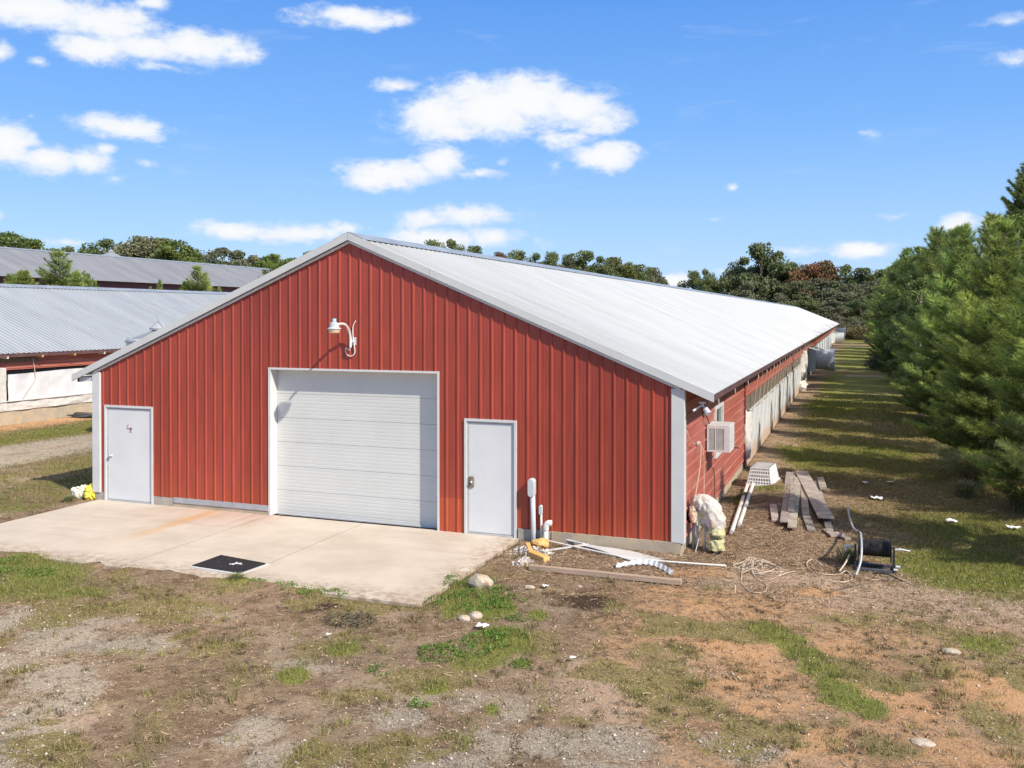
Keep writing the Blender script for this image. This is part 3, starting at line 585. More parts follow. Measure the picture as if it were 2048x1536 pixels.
# entry doors
def entry(x0, x1, zt, label, mark):
    fr = MB(); f = .045
    fr.box(x0, x0 + f, -.035, .05, -.179, zt); fr.box(x1 - f, x1, -.035, .05, -.179, zt); fr.box(x0 + f + .001, x1 - f - .001, -.034, .05, zt - f, zt)
    fr.build('door_trim', M_white, barn1)
    j = MB(); a = x0 + f + .001; c_ = x1 - f - .001; g = .028
    j.box(a, a + g, -.012, .05, -.179, zt - f - .001); j.box(c_ - g, c_, -.012, .05, -.179, zt - f - .001); j.box(a + g, c_ - g, -.011, .05, zt - f - g - .001, zt - f - .001)
    j.box(a + g, c_ - g, -.02, .05, -.179, -.150)
    j.build('door_jamb', M_jamb, barn1)
    d = MB(); d.box(a + g + .006, c_ - g - .006, .0, .045, -.142, zt - f - g - .007)
    o = d.build('door', M_door, barn1, bevel=.003); o['label'] = label
    return o, a + g
dl, ax = entry(.06, 1.385, 1.90, 'left white steel door with a small purple scrawl', 1)
k = MB(); k.lathe([(.0, -.075), (.02, -.075), (.032, -.06), (.034, -.045), (.022, -.03), (.02, -.014), (.036, -.012), (.036, -.0005)], (ax + .09, 0, .80), 14, 'y')
ko = k.build('door_knob', mat('brushed_steel', (.55, .55, .55), (.62, .62, .62), rough=.3, metal=.8), dl, smooth=True); ko.location = -Vector(dl.location)
ko.data.transform(Matrix.Translation((-6.19, 0, .2)))
def strokes(segs, parent, ox, oz, s, y=-.0025):
    b = MB()
    for (p, w_) in segs:
        for (x0, z0), (x1, z1) in zip(p[:-1], p[1:]):
            b.beam((ox + x0 * s, y, oz + z0 * s), (ox + x1 * s, y, oz + z1 * s), w_ * s, .003, (0, 1, 0))
    o = b.build('marker_scrawl', M_marker, parent); o.data.transform(Matrix.Translation((-6.19, 0, .2))); return o
strokes([([(.28, 1.0), (.10, .72), (.08, .55)], .07), ([(0, .42), (.25, .46), (.55, .38), (.80, .36)], .10), ([(.62, .62), (.66, .30), (.60, .08)], .11), ([(.66, .55), (.84, .40)], .12), ([(.38, .02), (.47, .05)], .13), ([(.62, .05), (.78, -.02)], .10)], dl, .655, 1.33, .17)
dr, ax = entry(8.605, 9.63, 1.945, 'right white steel door with a rusty latch plate', 0)
k = MB(); k.box(ax + .012, ax + .115, -.032, -.0005, .68, .88); ko = k.build('latch_plate', M_rustlatch, dr, bevel=.012); ko.data.transform(Matrix.Translation((-6.19, 0, .2)))
k = MB(); k.lathe([(0, -.075), (.02, -.07), (.024, -.05), (.014, -.034)], (ax + .075, 0, .78), 12, 'y'); ko = k.build('door_knob', M_galv, dr, smooth=True); ko.data.transform(Matrix.Translation((-6.19, 0, .2)))

# right side wall: horizontal siding, dusty opening band, curtain
def hsiding(x, ya, yb, z0, z1, outward=1, holes=()):
    b = MB(); pr = ribprof(z1 - z0, start=.06, minor=False, h=.020); n = len(pr)
    ysr = sorted({ya, yb} | {h for q in holes for h in q[:2]})
    for y_a, y_b in zip(ysr[:-1], ysr[1:]):
        for (s0, h0), (s1, h1) in zip(pr[:-1], pr[1:]):
            zm = z0 + (s0 + s1) / 2
            if any(q[0] <= y_a < q[1] and q[2] < zm < q[3] for q in holes): continue
            v = [(x + outward * h0, y_a, z0 + s0), (x + outward * h0, y_b, z0 + s0), (x + outward * h1, y_b, z0 + s1), (x + outward * h1, y_a, z0 + s1)]
            b.add(v, [(0, 1, 2, 3) if outward > 0 else (3, 2, 1, 0)])
    return b
hsiding(12.63, .12, 9.04, 0, 2.62, holes=[(2.45, 3.10, 1.22, 1.72), (3.66, 4.74, .92, 1.92)]).build('side_siding', M_redside, barn1)
hsiding(12.63, 9.1, Y1, 1.66, 2.62).build('side_siding', M_redside, barn1)
b = MB(); b.box(12.60, 12.675, 9.04, 9.10, -.1, 2.62); b.build('wall_post', mat('dark_red_trim', (.16, .03, .03), (.22, .05, .05), rough=.6), barn1)
b = MB(); b.box(12.54, 12.59, 9.1, 147, -.1, 2.5); b.build('opening_screen', M_screen, barn1)
yy = 9.8; pp = []
for i in range(30):
    b = MB(); b.box(12.591, 12.606, yy, yy + .05, 1.0, 1.66); b.build('opening_post', M_post, barn1); yy += 1.22 if yy < 40 else 6
b = MB(); b.box(12.50, 12.64, 9.1, 147, 1.17, 1.21); b.build('sill_rail', M_trim, barn1)
# curtain with soft vertical folds, sagging top
def curtain(x, ya, yb, z0, z1, step, name, parent, matl, amp=.006):
    yv = np.arange(ya, yb + step, step); zv = np.linspace(0, 1, 9)
    YY, ZZ = np.meshgrid(yv, zv)
    d = amp * (fbm(YY / .35, ZZ * 1.2 + 3, 41, 3) - .3) * (1.1 - .5 * ZZ) + .004 * np.sin((YY - ya) * 2 * math.pi / 1.22) * (1 - ZZ)
    top = z1 - .03 * np.abs(np.sin((YY - ya) * math.pi / 2.44)) * ZZ
    P = np.stack([x + d, YY, z0 + (top - z0) * ZZ], -1)
    return MB().grid(P).build(name, matl, parent, smooth=True)
mc = bpy.data.materials.new('barn_curtain'); mc.use_nodes = True; t = mc.node_tree; t.nodes.clear(); N = NT(t)
geo = N.n('ShaderNodeNewGeometry').outputs['Position']; sp = N.n('ShaderNodeSeparateXYZ'); t.links.new(geo, sp.inputs[0])
c = N.mix(N.noise(N.mapping(geo, (1, 1.8, .5)), 1.3, 5, .6), (.56, .585, .62), (.68, .70, .72))
dirt = N.step(N.math('ADD', sp.outputs[2], N.math('MULTIPLY', N.math('SUBTRACT', N.noise(N.mapping(geo, (1, 2.2, .6)), 1.2, 5, .65), .5), .9)), .38, -.05)
c = N.mix(N.math('MULTIPLY', dirt, .8), c, (.50, .33, .21))
pg = N.n('ShaderNodeBsdfPrincipled'); t.links.new(c, pg.inputs['Base Color']); pg.inputs['Roughness'].default_value = .6
go_ = N.n('ShaderNodeOutputMaterial'); t.links.new(pg.outputs[0], go_.inputs[0]); M_cur = mc
curtain(12.655, 9.12, 38.2, -.18, 1.19, .07, 'curtain', barn1, M_cur)
curtain(12.655, 50.6, 121, -.18, 1.62, .25, 'curtain', barn1, M_cur)
# hanging control cords and little eave hooks
for i in range(22):
    y = 9.6 + i * 1.3
    b = MB(); b.tube([(12.97, y, 2.42), (12.80, y + .02, 1.2), (12.74, y + .03, .15)], .006, 4); b.build('curtain_cord', M_wire, barn1)
for i in range(16):
    y = .9 + i * 2.4
    b = MB(); b.beam((13.09, y, 2.37), (13.10, y + .01, 2.28), .013, .013, (0, 1, 0)); b.build('eave_hook', M_pvc, barn1)
# window by the corner
b = MB(); f = .07
y0, y1, z0, z1 = 3.62, 4.78, .88, 1.96
for q in ((y0, y0 + f, z0, z1), (y1 - f, y1, z0, z1), (y0 + f, y1 - f, z0, z0 + f), (y0 + f, y1 - f, z1 - f, z1), (y0 + f, y1 - f, 1.40, 1.44)): b.box(12.60, 12.675, *q)
wf = b.build('window', M_white, barn1, bevel=.004)
b = MB(); b.box(12.605, 12.625, y0 + f, y1 - f, z0 + f, z1 - f); o = b.build('pane', M_glass, wf); o.data.transform(Matrix.Translation((-6.19, 0, .2)))
# left wall and back gable
hsiding(-.25, .13, Y1, -.0, 2.62, outward=-1).build('side_siding', M_redside, barn1)
b = MB(); b.add([(XL, Y1 - .1, -.2), (XR_, Y1 - .1, -.2), (XR_, Y1 - .1, rz(XR_) - .05), (XM, Y1 - .1, ZR - .05), (XL, Y1 - .1, rz(XL) - .05)], [(4, 3, 2, 1, 0)]); b.build('back_gable', M_redside, barn1)
b = MB(); b.box(XL - .01, XL + .2, .3, 147.5, -.5, -.004); b.build('foundation', M_block, barn1)

# ================================================================= SECOND AND THIRD BARNS
X2M, H2 = -21.0, 6.95
barn2, _ = barn((X2M, 4, -.2), 'long barn with pale ribbed roof and white curtain wall, next on the left', 'barn', X2M, 5.25, H2, 2.43, 6.4, 2.0, 150, dict(roof=M_roof_old), detail=False)
hsiding(-14.45, 2.1, 150, 1.80, 2.50).build('side_siding', M_redside, barn2)
b = MB(); b.box(-14.75, -14.66, 2.1, 150, .2, 2.4); b.build('opening_screen', M_screen, barn2)
b = MB(); b.box(-14.9, -14.44, 2.1, 150, -.6, .28); b.build('foundation', M_blocktan, barn2)
def curt2(ya, yb, za, zb, seed, nm='curtain', mm=None):
    yv = np.arange(ya, yb, .08); zv = np.linspace(0, 1, 12); YY, ZZ = np.meshgrid(yv, zv)
    d = .10 * (fbm(YY / .5 + seed, ZZ * 2.5, 61, 4) - .4); P = np.stack([-14.40 + d, YY, za + (zb - za) * ZZ + .03 * np.sin(YY * 1.1) * ZZ], -1)
    MB().grid(P).build(nm, mm or M_tarp, barn2, smooth=True)
curt2(2.2, 9.75, .28, 1.92, 0); curt2(9.80, 30, .64, 1.66, 7, 'curtain', M_curtain); curt2(9.4, 60, .26, .60, 13)
b = MB(); b.box(-14.42, -14.34, 9.4, 60, .605, .638); b.build('curtain_rail', M_white, barn2)
b = MB(); b.box(-14.44, -14.40, 2.1, 11.2, 2.07, 2.24); b.build('vent_flap', M_screen, barn2)
for i in range(9):
    y = 9.5 + i * 1.55
    b = MB(); b.box(-14.42, -14.05, y, y + .05, 2.24, 2.33); b.build('rafter_tail', M_ywood if i % 3 else M_pvc, barn2)
b = MB(); b.tube([(-14.38, 10.9, 2.2), (-14.34, 11.0, 1.4), (-14.33, 10.4, .7)], .014, 5); b.build('curtain_cord', M_wire, barn2)
b = MB(); b.add([(-27.4, 2.1, -.3), (-14.5, 2.1, -.3), (-14.5, 2.1, 2.55), (-21, 2.1, 5.1), (-27.4, 2.1, 2.55)], [(0, 1, 2, 3, 4)]); b.build('gable_siding', M_red, barn2)
b = MB(); b.box(-14.10, -14.06, 2.0, 150, 2.29, 2.41); b.build('eave_fascia', MATS['dark_purplish_fascia'], barn2)
# third barn, higher ground
barn3, _ = barn((-55.5, 20, 3.4), 'long low barn with dull grey roof and purplish wall, farthest back on the left', 'barn', -55.4, 9.92, 7.4, 7.0, 6.8, 8.0, 110, dict(roof=M_roof_dull), detail=False)
hsiding(-48.6, 8, 110, 5.4, 7.2).build('side_siding', mat('plum_siding', (.13, .035, .06), (.17, .05, .075), rough=.6), barn3)
b = MB(); b.box(-48.9, -48.55, 8, 110, 3.0, 5.4); b.build('wall', M_curtain, barn3)
b = MB(); b.add([(-62, 8.1, 3), (-48.7, 8.1, 3), (-48.7, 8.1, 7.1), (-55.4, 8.1, 9.8), (-62, 8.1, 7.1)], [(0, 1, 2, 3, 4)]); b.build('gable_siding', MATS['plum_siding'], barn3)
b = MB(); b.add([(-62, 109.9, 3), (-48.7, 109.9, 3), (-48.7, 109.9, 7.1), (-55.4, 109.9, 9.8), (-62, 109.9, 7.1)], [(4, 3, 2, 1, 0)]); b.build('back_gable', MATS['plum_siding'], barn3)
# ================================================================= THINGS ON AND AROUND THE BARN
T1 = lambda x, y: float(Tz(x, y))
# --- gooseneck yard light over the roll-up door
lamp = thing('wall_lamp', (6.25, 0, 3.35), 'white gooseneck yard light on the red gable above the roll-up door', 'lamp')
b = MB(); b.tube([(6.245, -.10, 3.22), (6.245, -.10, 3.40), (6.25, -.16, 3.55), (6.26, -.30, 3.66), (6.265, -.46, 3.685), (6.27, -.60, 3.67)], .024, 10, smooth=5); b.build('arm', M_pvc, lamp, smooth=True)
b = MB(); b.box(6.20, 6.33, -.03, -.02, 3.27, 3.42); b.box(6.225, 6.30, -.09, -.0301, 3.32, 3.37); b.build('bracket', M_galv, lamp, bevel=.004)
b = MB(); b.lathe([(0, 3.715), (.055, 3.714), (.082, 3.70), (.088, 3.63), (.102, 3.612), (.125, 3.608), (.127, 3.590), (.105, 3.585), (0, 3.585)], (6.27, -.72, 0), 26); b.build('lamp_housing', M_greypvc, lamp, smooth=False)
b = MB(); b.lathe([(.108, 3.584), (.104, 3.53), (.09, 3.512), (0, 3.51)], (6.27, -.72, 0), 26); b.build('lens', M_lens, lamp, smooth=True)
b = MB(); b.lathe([(0, 3.785), (.036, 3.783), (.04, 3.77), (.04, 3.716)], (6.27, -.72, 0), 16); b.build('photocell', M_blueplastic, lamp, smooth=False)
cz = lambda px, py, y=-.035: (6.24 + (px - 706) / 90.3, y, 3.38 - (py - 679) / 103.)
b = MB(); b.tube([(6.245, -.10, 3.23), (6.215, -.09, 3.17)] + [cz(*p) for p in ((694.5, 696), (693.5, 704), (697, 710), (703, 712.5), (709, 710), (712, 703), (711, 694), (709, 682), (708, 668), (708, 656), (710, 648), (714, 642))], .0105, 7, smooth=4); b.build('cable', M_pvc, lamp, smooth=True)

# --- conduits beside the right door
c1 = thing('electric_conduit', (9.96, -.06, -.25), 'tall grey-white conduit with long oval fitting, rising by the right door', 'conduit')
b = MB(); b.tube([(9.985, -.085, -.40), (9.975, -.085, .1), (9.96, -.08, .67)], .045, 12); b.build('pipe', M_greypvc, c1, smooth=True)
b = MB()
def capsule(b, x, z0, z1, w_, y0, y1):
    r = w_ / 2; a = [(x + r * math.cos(t), z0 + r + r * math.sin(t)) for t in np.linspace(math.pi, 2 * math.pi, 9)] + [(x + r * math.cos(t), z1 - r + r * math.sin(t)) for t in np.linspace(0, math.pi, 9)]
    n = len(a); b.add([(p, y0, q) for p, q in a] + [(p, y1, q) for p, q in a], [tuple(range(n)), tuple(range(2 * n - 1, n - 1, -1))] + [(i, i + n, (i + 1) % n + n, (i + 1) % n) for i in range(n)])
capsule(b, 9.945, .60, .935, .125, -.15, -.022); b.build('fitting', M_greypvc, c1, bevel=.01)
c2 = thing('electric_conduit', (10.11, -.04, -.2), 'thin short cream conduit with small oval fitting, between the two thicker pipes', 'conduit')
b = MB(); b.tube([(10.12, -.05, -.3), (10.11, -.05, .32)], .02, 8); b.build('pipe', M_pvc, c2, smooth=True)
b = MB(); capsule(b, 10.105, .29, .46, .06, -.09, -.022); b.build('fitting', M_greypvc, c2, bevel=.006)
c3 = thing('drain_pipe', (10.24, -.12, -.25), 'white stub pipe with an elbow on top standing at the block foundation', 'pipe')
b = MB(); b.tube([(10.23, -.14, -.40), (10.23, -.14, .07)], .044, 12); b.build('pipe', M_pvc, c3, smooth=True)
b = MB(); b.tube([(10.23, -.14, .04), (10.232, -.14, .10), (10.25, -.13, .15), (10.285, -.12, .165), (10.32, -.10, .162)], .056, 12, smooth=4); b.build('elbow', M_white, c3, smooth=True)

# --- wall air conditioner
ac = thing('air_conditioner', (12.63, 2.75, 1.22), 'white window air conditioner sticking out of the weathered side wall near the corner', 'air conditioner')
x0, x1, y0, y1, z0, z1 = 12.66, 13.10, 2.42, 3.10, 1.20, 1.72
b = MB(); b.box(12.45, x1 - .03, y0 + .02, y1 - .02, z0 + .02, z1 - .02); b.build('inner_case', M_dark, ac)
b = MB()
for q in ((x0, x1, y0, y1, z1 - .018, z1), (x0, x1, y0, y1, z0, z0 + .04), (x0, x0 + .03, y0, y0 + .02, z0 + .04, z1 - .018), (x1 - .115, x1, y0, y0 + .02, z0 + .04, z1 - .018), (x0 + .155, x0 + .168, y0 - .002, y0 + .018, z0 + .04, z1 - .018), (x0 + .031, x1 - .116, y0, y0 + .02, z1 - .07, z1 - .0181),
          (x1 - .02, x1, y0 + .021, y0 + .06, z0 + .04, z1 - .018), (x1 - .02, x1, y1 - .05, y1, z0 + .04, z1 - .018), (x1 - .019, x1 - .001, y0 + .061, y1 - .051, z1 - .075, z1 - .0181), (x0, x0 + .4, y1 - .02, y1, z0 + .041, z1 - .019)): b.box(*q)
b.build('casing', M_white, ac, bevel=.004)
b = MB()
for i in range(19):
    z = z0 + .05 + i * .0212
    b.hexa([(x0 + .03, y0 + .004, z), (x1 - .115, y0 + .004, z), (x1 - .115, y0 + .024, z + .008), (x0 + .03, y0 + .024, z + .008), (x0 + .03, y0 + .004, z + .005), (x1 - .115, y0 + .004, z + .005), (x1 - .115, y0 + .024, z + .015), (x0 + .03, y0 + .024, z + .015)])
b.build('side_grille', M_white, ac)
b = MB()
for i in range(11):
    z = z0 + .06 + i * .036; b.box(x1 - .015, x1 - .003, y0 + .06, y1 - .05, z, z + .018)
for i in range(4):
    y = y0 + .18 + i * .12; b.box(x1 - .016, x1 - .0025, y, y + .016, z0 + .05, z1 - .08)
b.build('rear_grille', M_white, ac)
b = MB(); b.tube([(13.06, 3.00, 1.22), (13.20, 3.02, 1.22)], .012, 6); b.build('drain_tube', M_black, ac)

# --- bracket and cable above it, floodlight under the eave
fl = thing('flood_light', (12.95, .10, 2.38), 'small white twin floodlight hung under the right eave corner', 'light')
b = MB(); b.box(12.88, 13.0, .05, .15, 2.36, 2.385); b.box(12.925, 12.955, .08, .12, 2.30, 2.36); b.build('mount', M_white, fl, bevel=.003)
for (a, c_) in (((12.93, .08, 2.33), (12.80, -.04, 2.24)), ((12.95, .10, 2.32), (13.05, .02, 2.19))):
    d = np.array(c_) - a; a = np.array(a)
    b = MB(); b.tube([a, a + d * .35, a + d * .36, a + d], [.014, .014, .045 if c_[0] > 13 else .018, .052 if c_[0] > 13 else .02], 12); b.build('lamp_head', M_white, fl, smooth=False)
br = thing('wall_box', (12.66, 2.05, 1.95), 'small brown junction box with short cable above the air conditioner', 'junction box')
b = MB(); b.box(12.652, 12.74, 2.02, 2.14, 1.93, 2.10); b.build('box', M_rustlatch, br, bevel=.006)
b = MB(); b.tube([(12.70, 2.08, 1.93), (12.71, 2.2, 1.86), (12.70, 2.5, 1.74)], .012, 5); b.build('cable', M_black, br)
cb = thing('loose_cable', (12.66, .9, .6), 'pale thin cables looped from a hook on the side wall near the corner', 'cable')
b = MB(); b.tube([(12.665, .12, 1.90), (12.70, .22, 1.72), (12.72, .55, 1.60), (12.70, .8, 1.58)], .007, 5, smooth=4); b.tube([(12.67, 1.30, 1.52), (12.74, 1.2, 1.46), (12.75, .95, 1.05), (12.73, .60, .66)], .007, 5, smooth=4)
b.tube([(12.67, 1.32, 1.52), (12.77, 1.25, 1.40), (12.78, 1.3, .90), (12.80, 1.15, .50)], .007, 5, smooth=4); b.build('cable', M_wire, cb)
b = MB(); b.box(12.652, 12.70, 1.26, 1.38, 1.50, 1.54); b.build('hook', M_pvc, cb)
cb = thing('loose_cable', (12.66, 3.2, -.2), 'dark rusty cable standing against the side wall below the window', 'cable')
b = MB(); b.tube([(12.68, 3.16, .78), (12.70, 3.22, .55), (12.69, 3.30, .2), (12.70, 3.36, -.2)], .016, 6, smooth=4); b.build('cable', M_rustlatch, cb)

# --- torn curtain bundles
def drape(loc, y, zt, zb, wdt, label, seed):
    n, m = 26, 22; U, V = np.meshgrid(np.linspace(0, 1, m), np.linspace(0, 1, n))
    r = wdt * (.35 + .65 * np.sin(np.clip(V * 2.6 + .35, 0, 3)) ** .6) * (1 + .5 * (fbm(U * 3 + seed, V * 4, seed, 3) - .5))
    a = (U - .5) * math.pi * 1.3
    X = 12.66 + r * np.cos(a) * (.7 + .8 * (fbm(U * 6, V * 3 + seed, seed + 3, 3) - .4)); Y = y + r * np.sin(a) * 1.6 + .12 * (fbm(U * 2, V * 5 + 9, seed, 3) - .5)
    b = MB().grid(np.stack([X, Y, zt + (zb - zt) * V + .04 * (fbm(U * 9, V * 2, seed, 2) - .5)], -1))
    o = b.build('torn_curtain', M_tarp, loc=(12.66, y, zb), smooth=True); return tag(o, label, 'tarp')
drape(0, 9.35, 1.32, .06, .20, 'torn white sheet bunched and hanging at the near end of the curtain', 5)
drape(0, 37.2, 1.75, .25, .30, 'bunched white sheet hanging just before the nearest fan cone', 8)
drape(0, 39.6, 1.85, .30, .28, 'narrow white sheet hanging against the fan housing', 15)
drape(0, 36.0, .35, -.22, .40, 'crumpled pinkish sheet fallen at the foot of the curtain before the fan', 23)

# --- exhaust fans with cones
def fan(y, zc, label, first=None):
    if first is not None:
        o = copy_tree(first); o.location = (12.63, y, zc); tag(o, label); return o
    t = thing('exhaust_fan', (12.63, y, zc), label, 'exhaust fan', 'big galvanised fan cones along the barn wall')
    X = 12.63
    b = MB(); s = .76
    q0 = [(X, y - s, zc - s), (X, y + s, zc - s), (X, y + s, zc + s), (X, y - s, zc + s)]; r = .61
    q1 = [(X + .45, y - r, zc - r), (X + .45, y + r, zc - r), (X + .45, y + r, zc + r), (X + .45, y - r, zc + r)]
    b.add(q0 + q1, [(0, 1, 5, 4), (1, 2, 6, 5), (2, 3, 7, 6), (3, 0, 4, 7), (4, 5, 6, 7)]); b.build('housing', M_trim, t)
    b = MB(); b.lathe([(.60, .45), (.66, .9), (.735, 1.55), (.76, 1.56), (.76, 1.585), (.735, 1.58), (.65, .9), (.58, .56)], (X, y, zc), 36, 'x'); b.build('cone', M_galv, t, smooth=False)
    b = MB(); 
    for k in range(3): b.lathe([(.608 + .045 * k * 1.02, .62 + .3 * k), (.628 + .045 * k * 1.02, .63 + .3 * k), (.612 + .045 * k * 1.04, .65 + .3 * k)], (X, y, zc), 36, 'x')
    b.build('band', M_galv, t)
    for k in range(5):
        a = k * 2 * math.pi / 5; b = MB()
        c_, s_ = math.cos(a), math.sin(a); c2_, s2_ = math.cos(a + .55), math.sin(a + .55)
        b.add([(X + .60, y + .1 * c_, zc + .1 * s_), (X + .60, y + .55 * c_, zc + .55 * s_), (X + .68, y + .55 * c2_, zc + .55 * s2_), (X + .68, y + .1 * c2_, zc + .1 * s2_)], [(0, 1, 2, 3)]); b.build('blade', M_galv, t)
    b = MB(); b.beam((X + .02, y - .9, zc + .95), (X + .95, y - .5, zc + .62), .05, .05); b.build('brace', M_galv, t)
    return t
f1 = fan(46.2, 1.03, 'nearest galvanised fan cone, the largest, halfway along the barn wall')
fan(112.0, .95, 'lower of the two small fan cones at the far end of the barn', f1)
fan(141.0, 1.2, 'upper of the two small fan cones, beside the far roof tip', f1)

# --- wrapped standpipe at the corner
wp = thing('wrapped_pipe', (12.95, .3, -.2), 'fat bent pipe wrapped in tattered white insulation at the right corner of the barn', 'pipe')
rs0 = np.random.default_rng(8)
def lumpy(b, pts, rads, n=34, k=9, amp=.22, seed=1, sq=1.0):
    P, rr = catmull(np.array(pts, float), np.array(rads, float), k)
    T = np.gradient(P, axis=0); T /= np.linalg.norm(T, axis=1)[:, None]; u = np.cross(T[0], (0, 0, 1)); V = []
    ang = np.linspace(0, 2 * math.pi, n, endpoint=False)
    for i in range(len(P)):
        u = u - T[i] * np.dot(u, T[i]); u /= np.linalg.norm(u); w_ = np.cross(T[i], u)
        ri = rr[i] * (1 + amp * (fbm(np.cos(ang) * 2.4 + i * .30 + seed, np.sin(ang) * 2.4 + 5, seed, 4) - .45) * 2 + .16 * np.abs(np.sin(ang * 4 + i * .12 + 3 * vnoise(ang * 2, ang * 0 + i * .3, 4))) - .08 + .015 * rs0.standard_normal(n))
        V.append(P[i] + (np.cos(ang) * ri)[:, None] * u + (np.sin(ang) * ri)[:, None] * w_)
    F = [(i * n + j, i * n + (j + 1) % n, (i + 1) * n + (j + 1) % n, (i + 1) * n + j) for i in range(len(P) - 1) for j in range(n)]
    F += [tuple(range(n - 1, -1, -1)), tuple((len(P) - 1) * n + j for j in range(n))]
    b.add(np.concatenate(V), F)
b = MB(); lumpy(b, [(12.70, .46, .60), (12.80, .42, .62), (12.95, .38, .585), (13.07, .33, .47), (13.13, .30, .30), (13.15, .29, .18)], [.05, .13, .15, .165, .15, .10], amp=.30, seed=3); b.build('white_wrap', M_wrap, wp, smooth=True)
b = MB(); lumpy(b, [(13.12, .30, .26), (13.14, .29, .12), (13.13, .28, .06), (13.14, .27, -.02), (13.15, .26, -.14)], [.12, .15, .09, .14, .15], amp=.34, seed=9); b.build('foam_wrap', M_wraplow, wp, smooth=True)
b = MB(); lumpy(b, [(12.74, .36, .56), (12.76, .33, .42), (12.77, .31, .28)], [.06, .085, .05], amp=.25, seed=19); b.build('torn_flap', mat('tan_flap', (.70, .52, .38), (.78, .62, .48), rough=.8, bump=.5), wp, smooth=True)
b = MB(); lumpy(b, [(12.67, .40, .48), (12.68, .38, .38), (12.665, .36, .26)], [.035, .05, .03], n=12, amp=.5, seed=29); b.build('valve', M_black, wp, smooth=True)
for i_ in range(9):
    t_ = i_ / 8; x_, y_, z_ = 12.76 + .36 * t_, .30 - .03 * t_, .50 - .30 * t_ ** 2; w_ = .03 + .03 * rs0.random(); h_ = .10 + .16 * rs0.random()
    b = MB(); U, V_ = np.meshgrid(np.linspace(-1, 1, 4), np.linspace(0, 1, 6)); b.grid(np.stack([x_ + U * w_ * (1 - .6 * V_) + .03 * np.sin(V_ * 4 + i_), y_ - .03 - .02 * np.cos(V_ * 5 + U + i_), z_ - V_ * h_], -1)); b.build('torn_strip', M_wrap if i_ % 3 else M_wraplow, wp)
b = MB(); b.tube([(13.14, .27, -.05), (13.14, .27, -.32)], .035, 10); b.build('riser', M_pvc, wp, smooth=True)
for i, (x, y, zt, r, m_) in enumerate(((12.93, .40, .46, .024, M_pvc), (12.80, .42, .50, .030, M_galv), (12.74, .40, .46, .026, M_flash))):
    b = MB(); b.tube([(x, y, -.3), (x - .005, y, .1), (x, y, zt)], r, 9); b.build('pipe', m_, wp, smooth=True)
b = MB(); b.tube([(12.78, .33, .30), (12.80, .28, .1), (12.84, .27, 0), (12.80, .22, -.2)], .008, 5, smooth=4); b.build('cord', M_pvc, wp)

# --- feed bins
def bin_(x, y, r, zb, zt, g, label, h):
    t = thing('feed_bin', (x, y, g), label, 'feed bin')
    b = MB(); pr_ = [(.25, zb - .9), (r, zb)]; z = zb
    while z < zt: pr_ += [(r, z), (r + .015, z + .05), (r, z + .1)]; z += .1
    b.lathe(pr_, (x, y, 0), 40); b.build('tank', M_galv, t)
    b = MB(); b.lathe([(r + .06, zt - .03), (r + .05, zt), (.24, zt + h), (.24, zt + h + .07), (0, zt + h + .07)], (x, y, 0), 24); b.build('cone_roof', mat('bin_roof', (.27, .29, .32), (.34, .36, .39), rough=.5, metal=.2), t)
    b = MB(); b.lathe([(.30, zt + h + .03), (.31, zt + h + .09), (.27, zt + h + .12), (.03, zt + h + .34), (0, zt + h + .345)], (x, y, 0), 24); b.build('lid', M_flash, t)
    b = MB(); b.beam((x - .05, y - .1, zt + h + .52), (x + .30, y - .15, zt + h + .12), .02, .02); b.build('lid_lever', M_flash, t)
    for k in range(4):
        a = k * math.pi / 2 + .7; b = MB(); b.beam((x + r * math.cos(a), y + r * math.sin(a), g), (x + r * math.cos(a), y + r * math.sin(a), zb + .3), .07, .07, (1, 0, 0)); b.build('leg', M_galv, t)
    b = MB()
    for s in (-.18, .18): b.beam((x - r - .12, y + s, g + .6), (x - r - .12, y + s, zt + .12), .03, .03, (1, 0, 0))
    zz = g + .8
    while zz < zt + .1: b.beam((x - r - .12, y - .18, zz), (x - r - .12, y + .18, zz), .02, .02); zz += .25
    b.build('ladder', M_flash, t)
bin_(-6.0, 8.4, 1.0, 1.0, 3.02, -.2, 'galvanised feed bin peeking over the left slope of the barn roof', .33)
bin_(-64.9, 66.2, 2.1, 6.0, 10.25, 3.4, 'top of a distant feed bin poking up behind the farthest barn roof', .95)

# --- crate, pipes, boards
def lattice(b, p00, p10, p11, p01, nu, nv, fr, th, nrm):
    p00, p10, p11, p01 = map(np.array, (p00, p10, p11, p01)); nrm = np.array(nrm, float) * th
    P = lambda u, v: (p00 * (1 - u) + p10 * u) * (1 - v) + (p01 * (1 - u) + p11 * u) * v
    def bar(u0, u1, v0, v1, k):
        q = [P(u0, v0), P(u1, v0), P(u1, v1), P(u0, v1)]; o = nrm * (1 if k == 0 else .9); b.hexa([x - o for x in q] + q if True else q)
    for i in range(nu + 1):
        c_ = i / nu; w_ = fr / nu / 2 * (2.2 if i in (0, nu) else 1); bar(max(c_ - w_, 0), min(c_ + w_, 1), 0, 1, 0)
    for j in range(nv + 1):
        c_ = j / nv; w_ = fr / nv / 2 * (2.2 if j in (0, nv) else 1); bar(0, 1, max(c_ - w_, 0), min(c_ + w_, 1), 1)
g = T1(13.3, 7.0) + .02
cr = thing('plastic_crate', (13.30, 6.9, g), 'white slotted plastic crate upside down on the dirt beside the barn', 'crate')
A = [(13.00, 6.28), (13.56, 6.24), (13.66, 7.30), (13.06, 7.34)]; Bt = [(13.08, 6.40), (13.50, 6.37), (13.58, 7.18), (13.13, 7.21)]; zt = g + .42
lo = [(x, y, g + .03) for x, y in A]; hi = [(x, y, zt) for x, y in Bt]
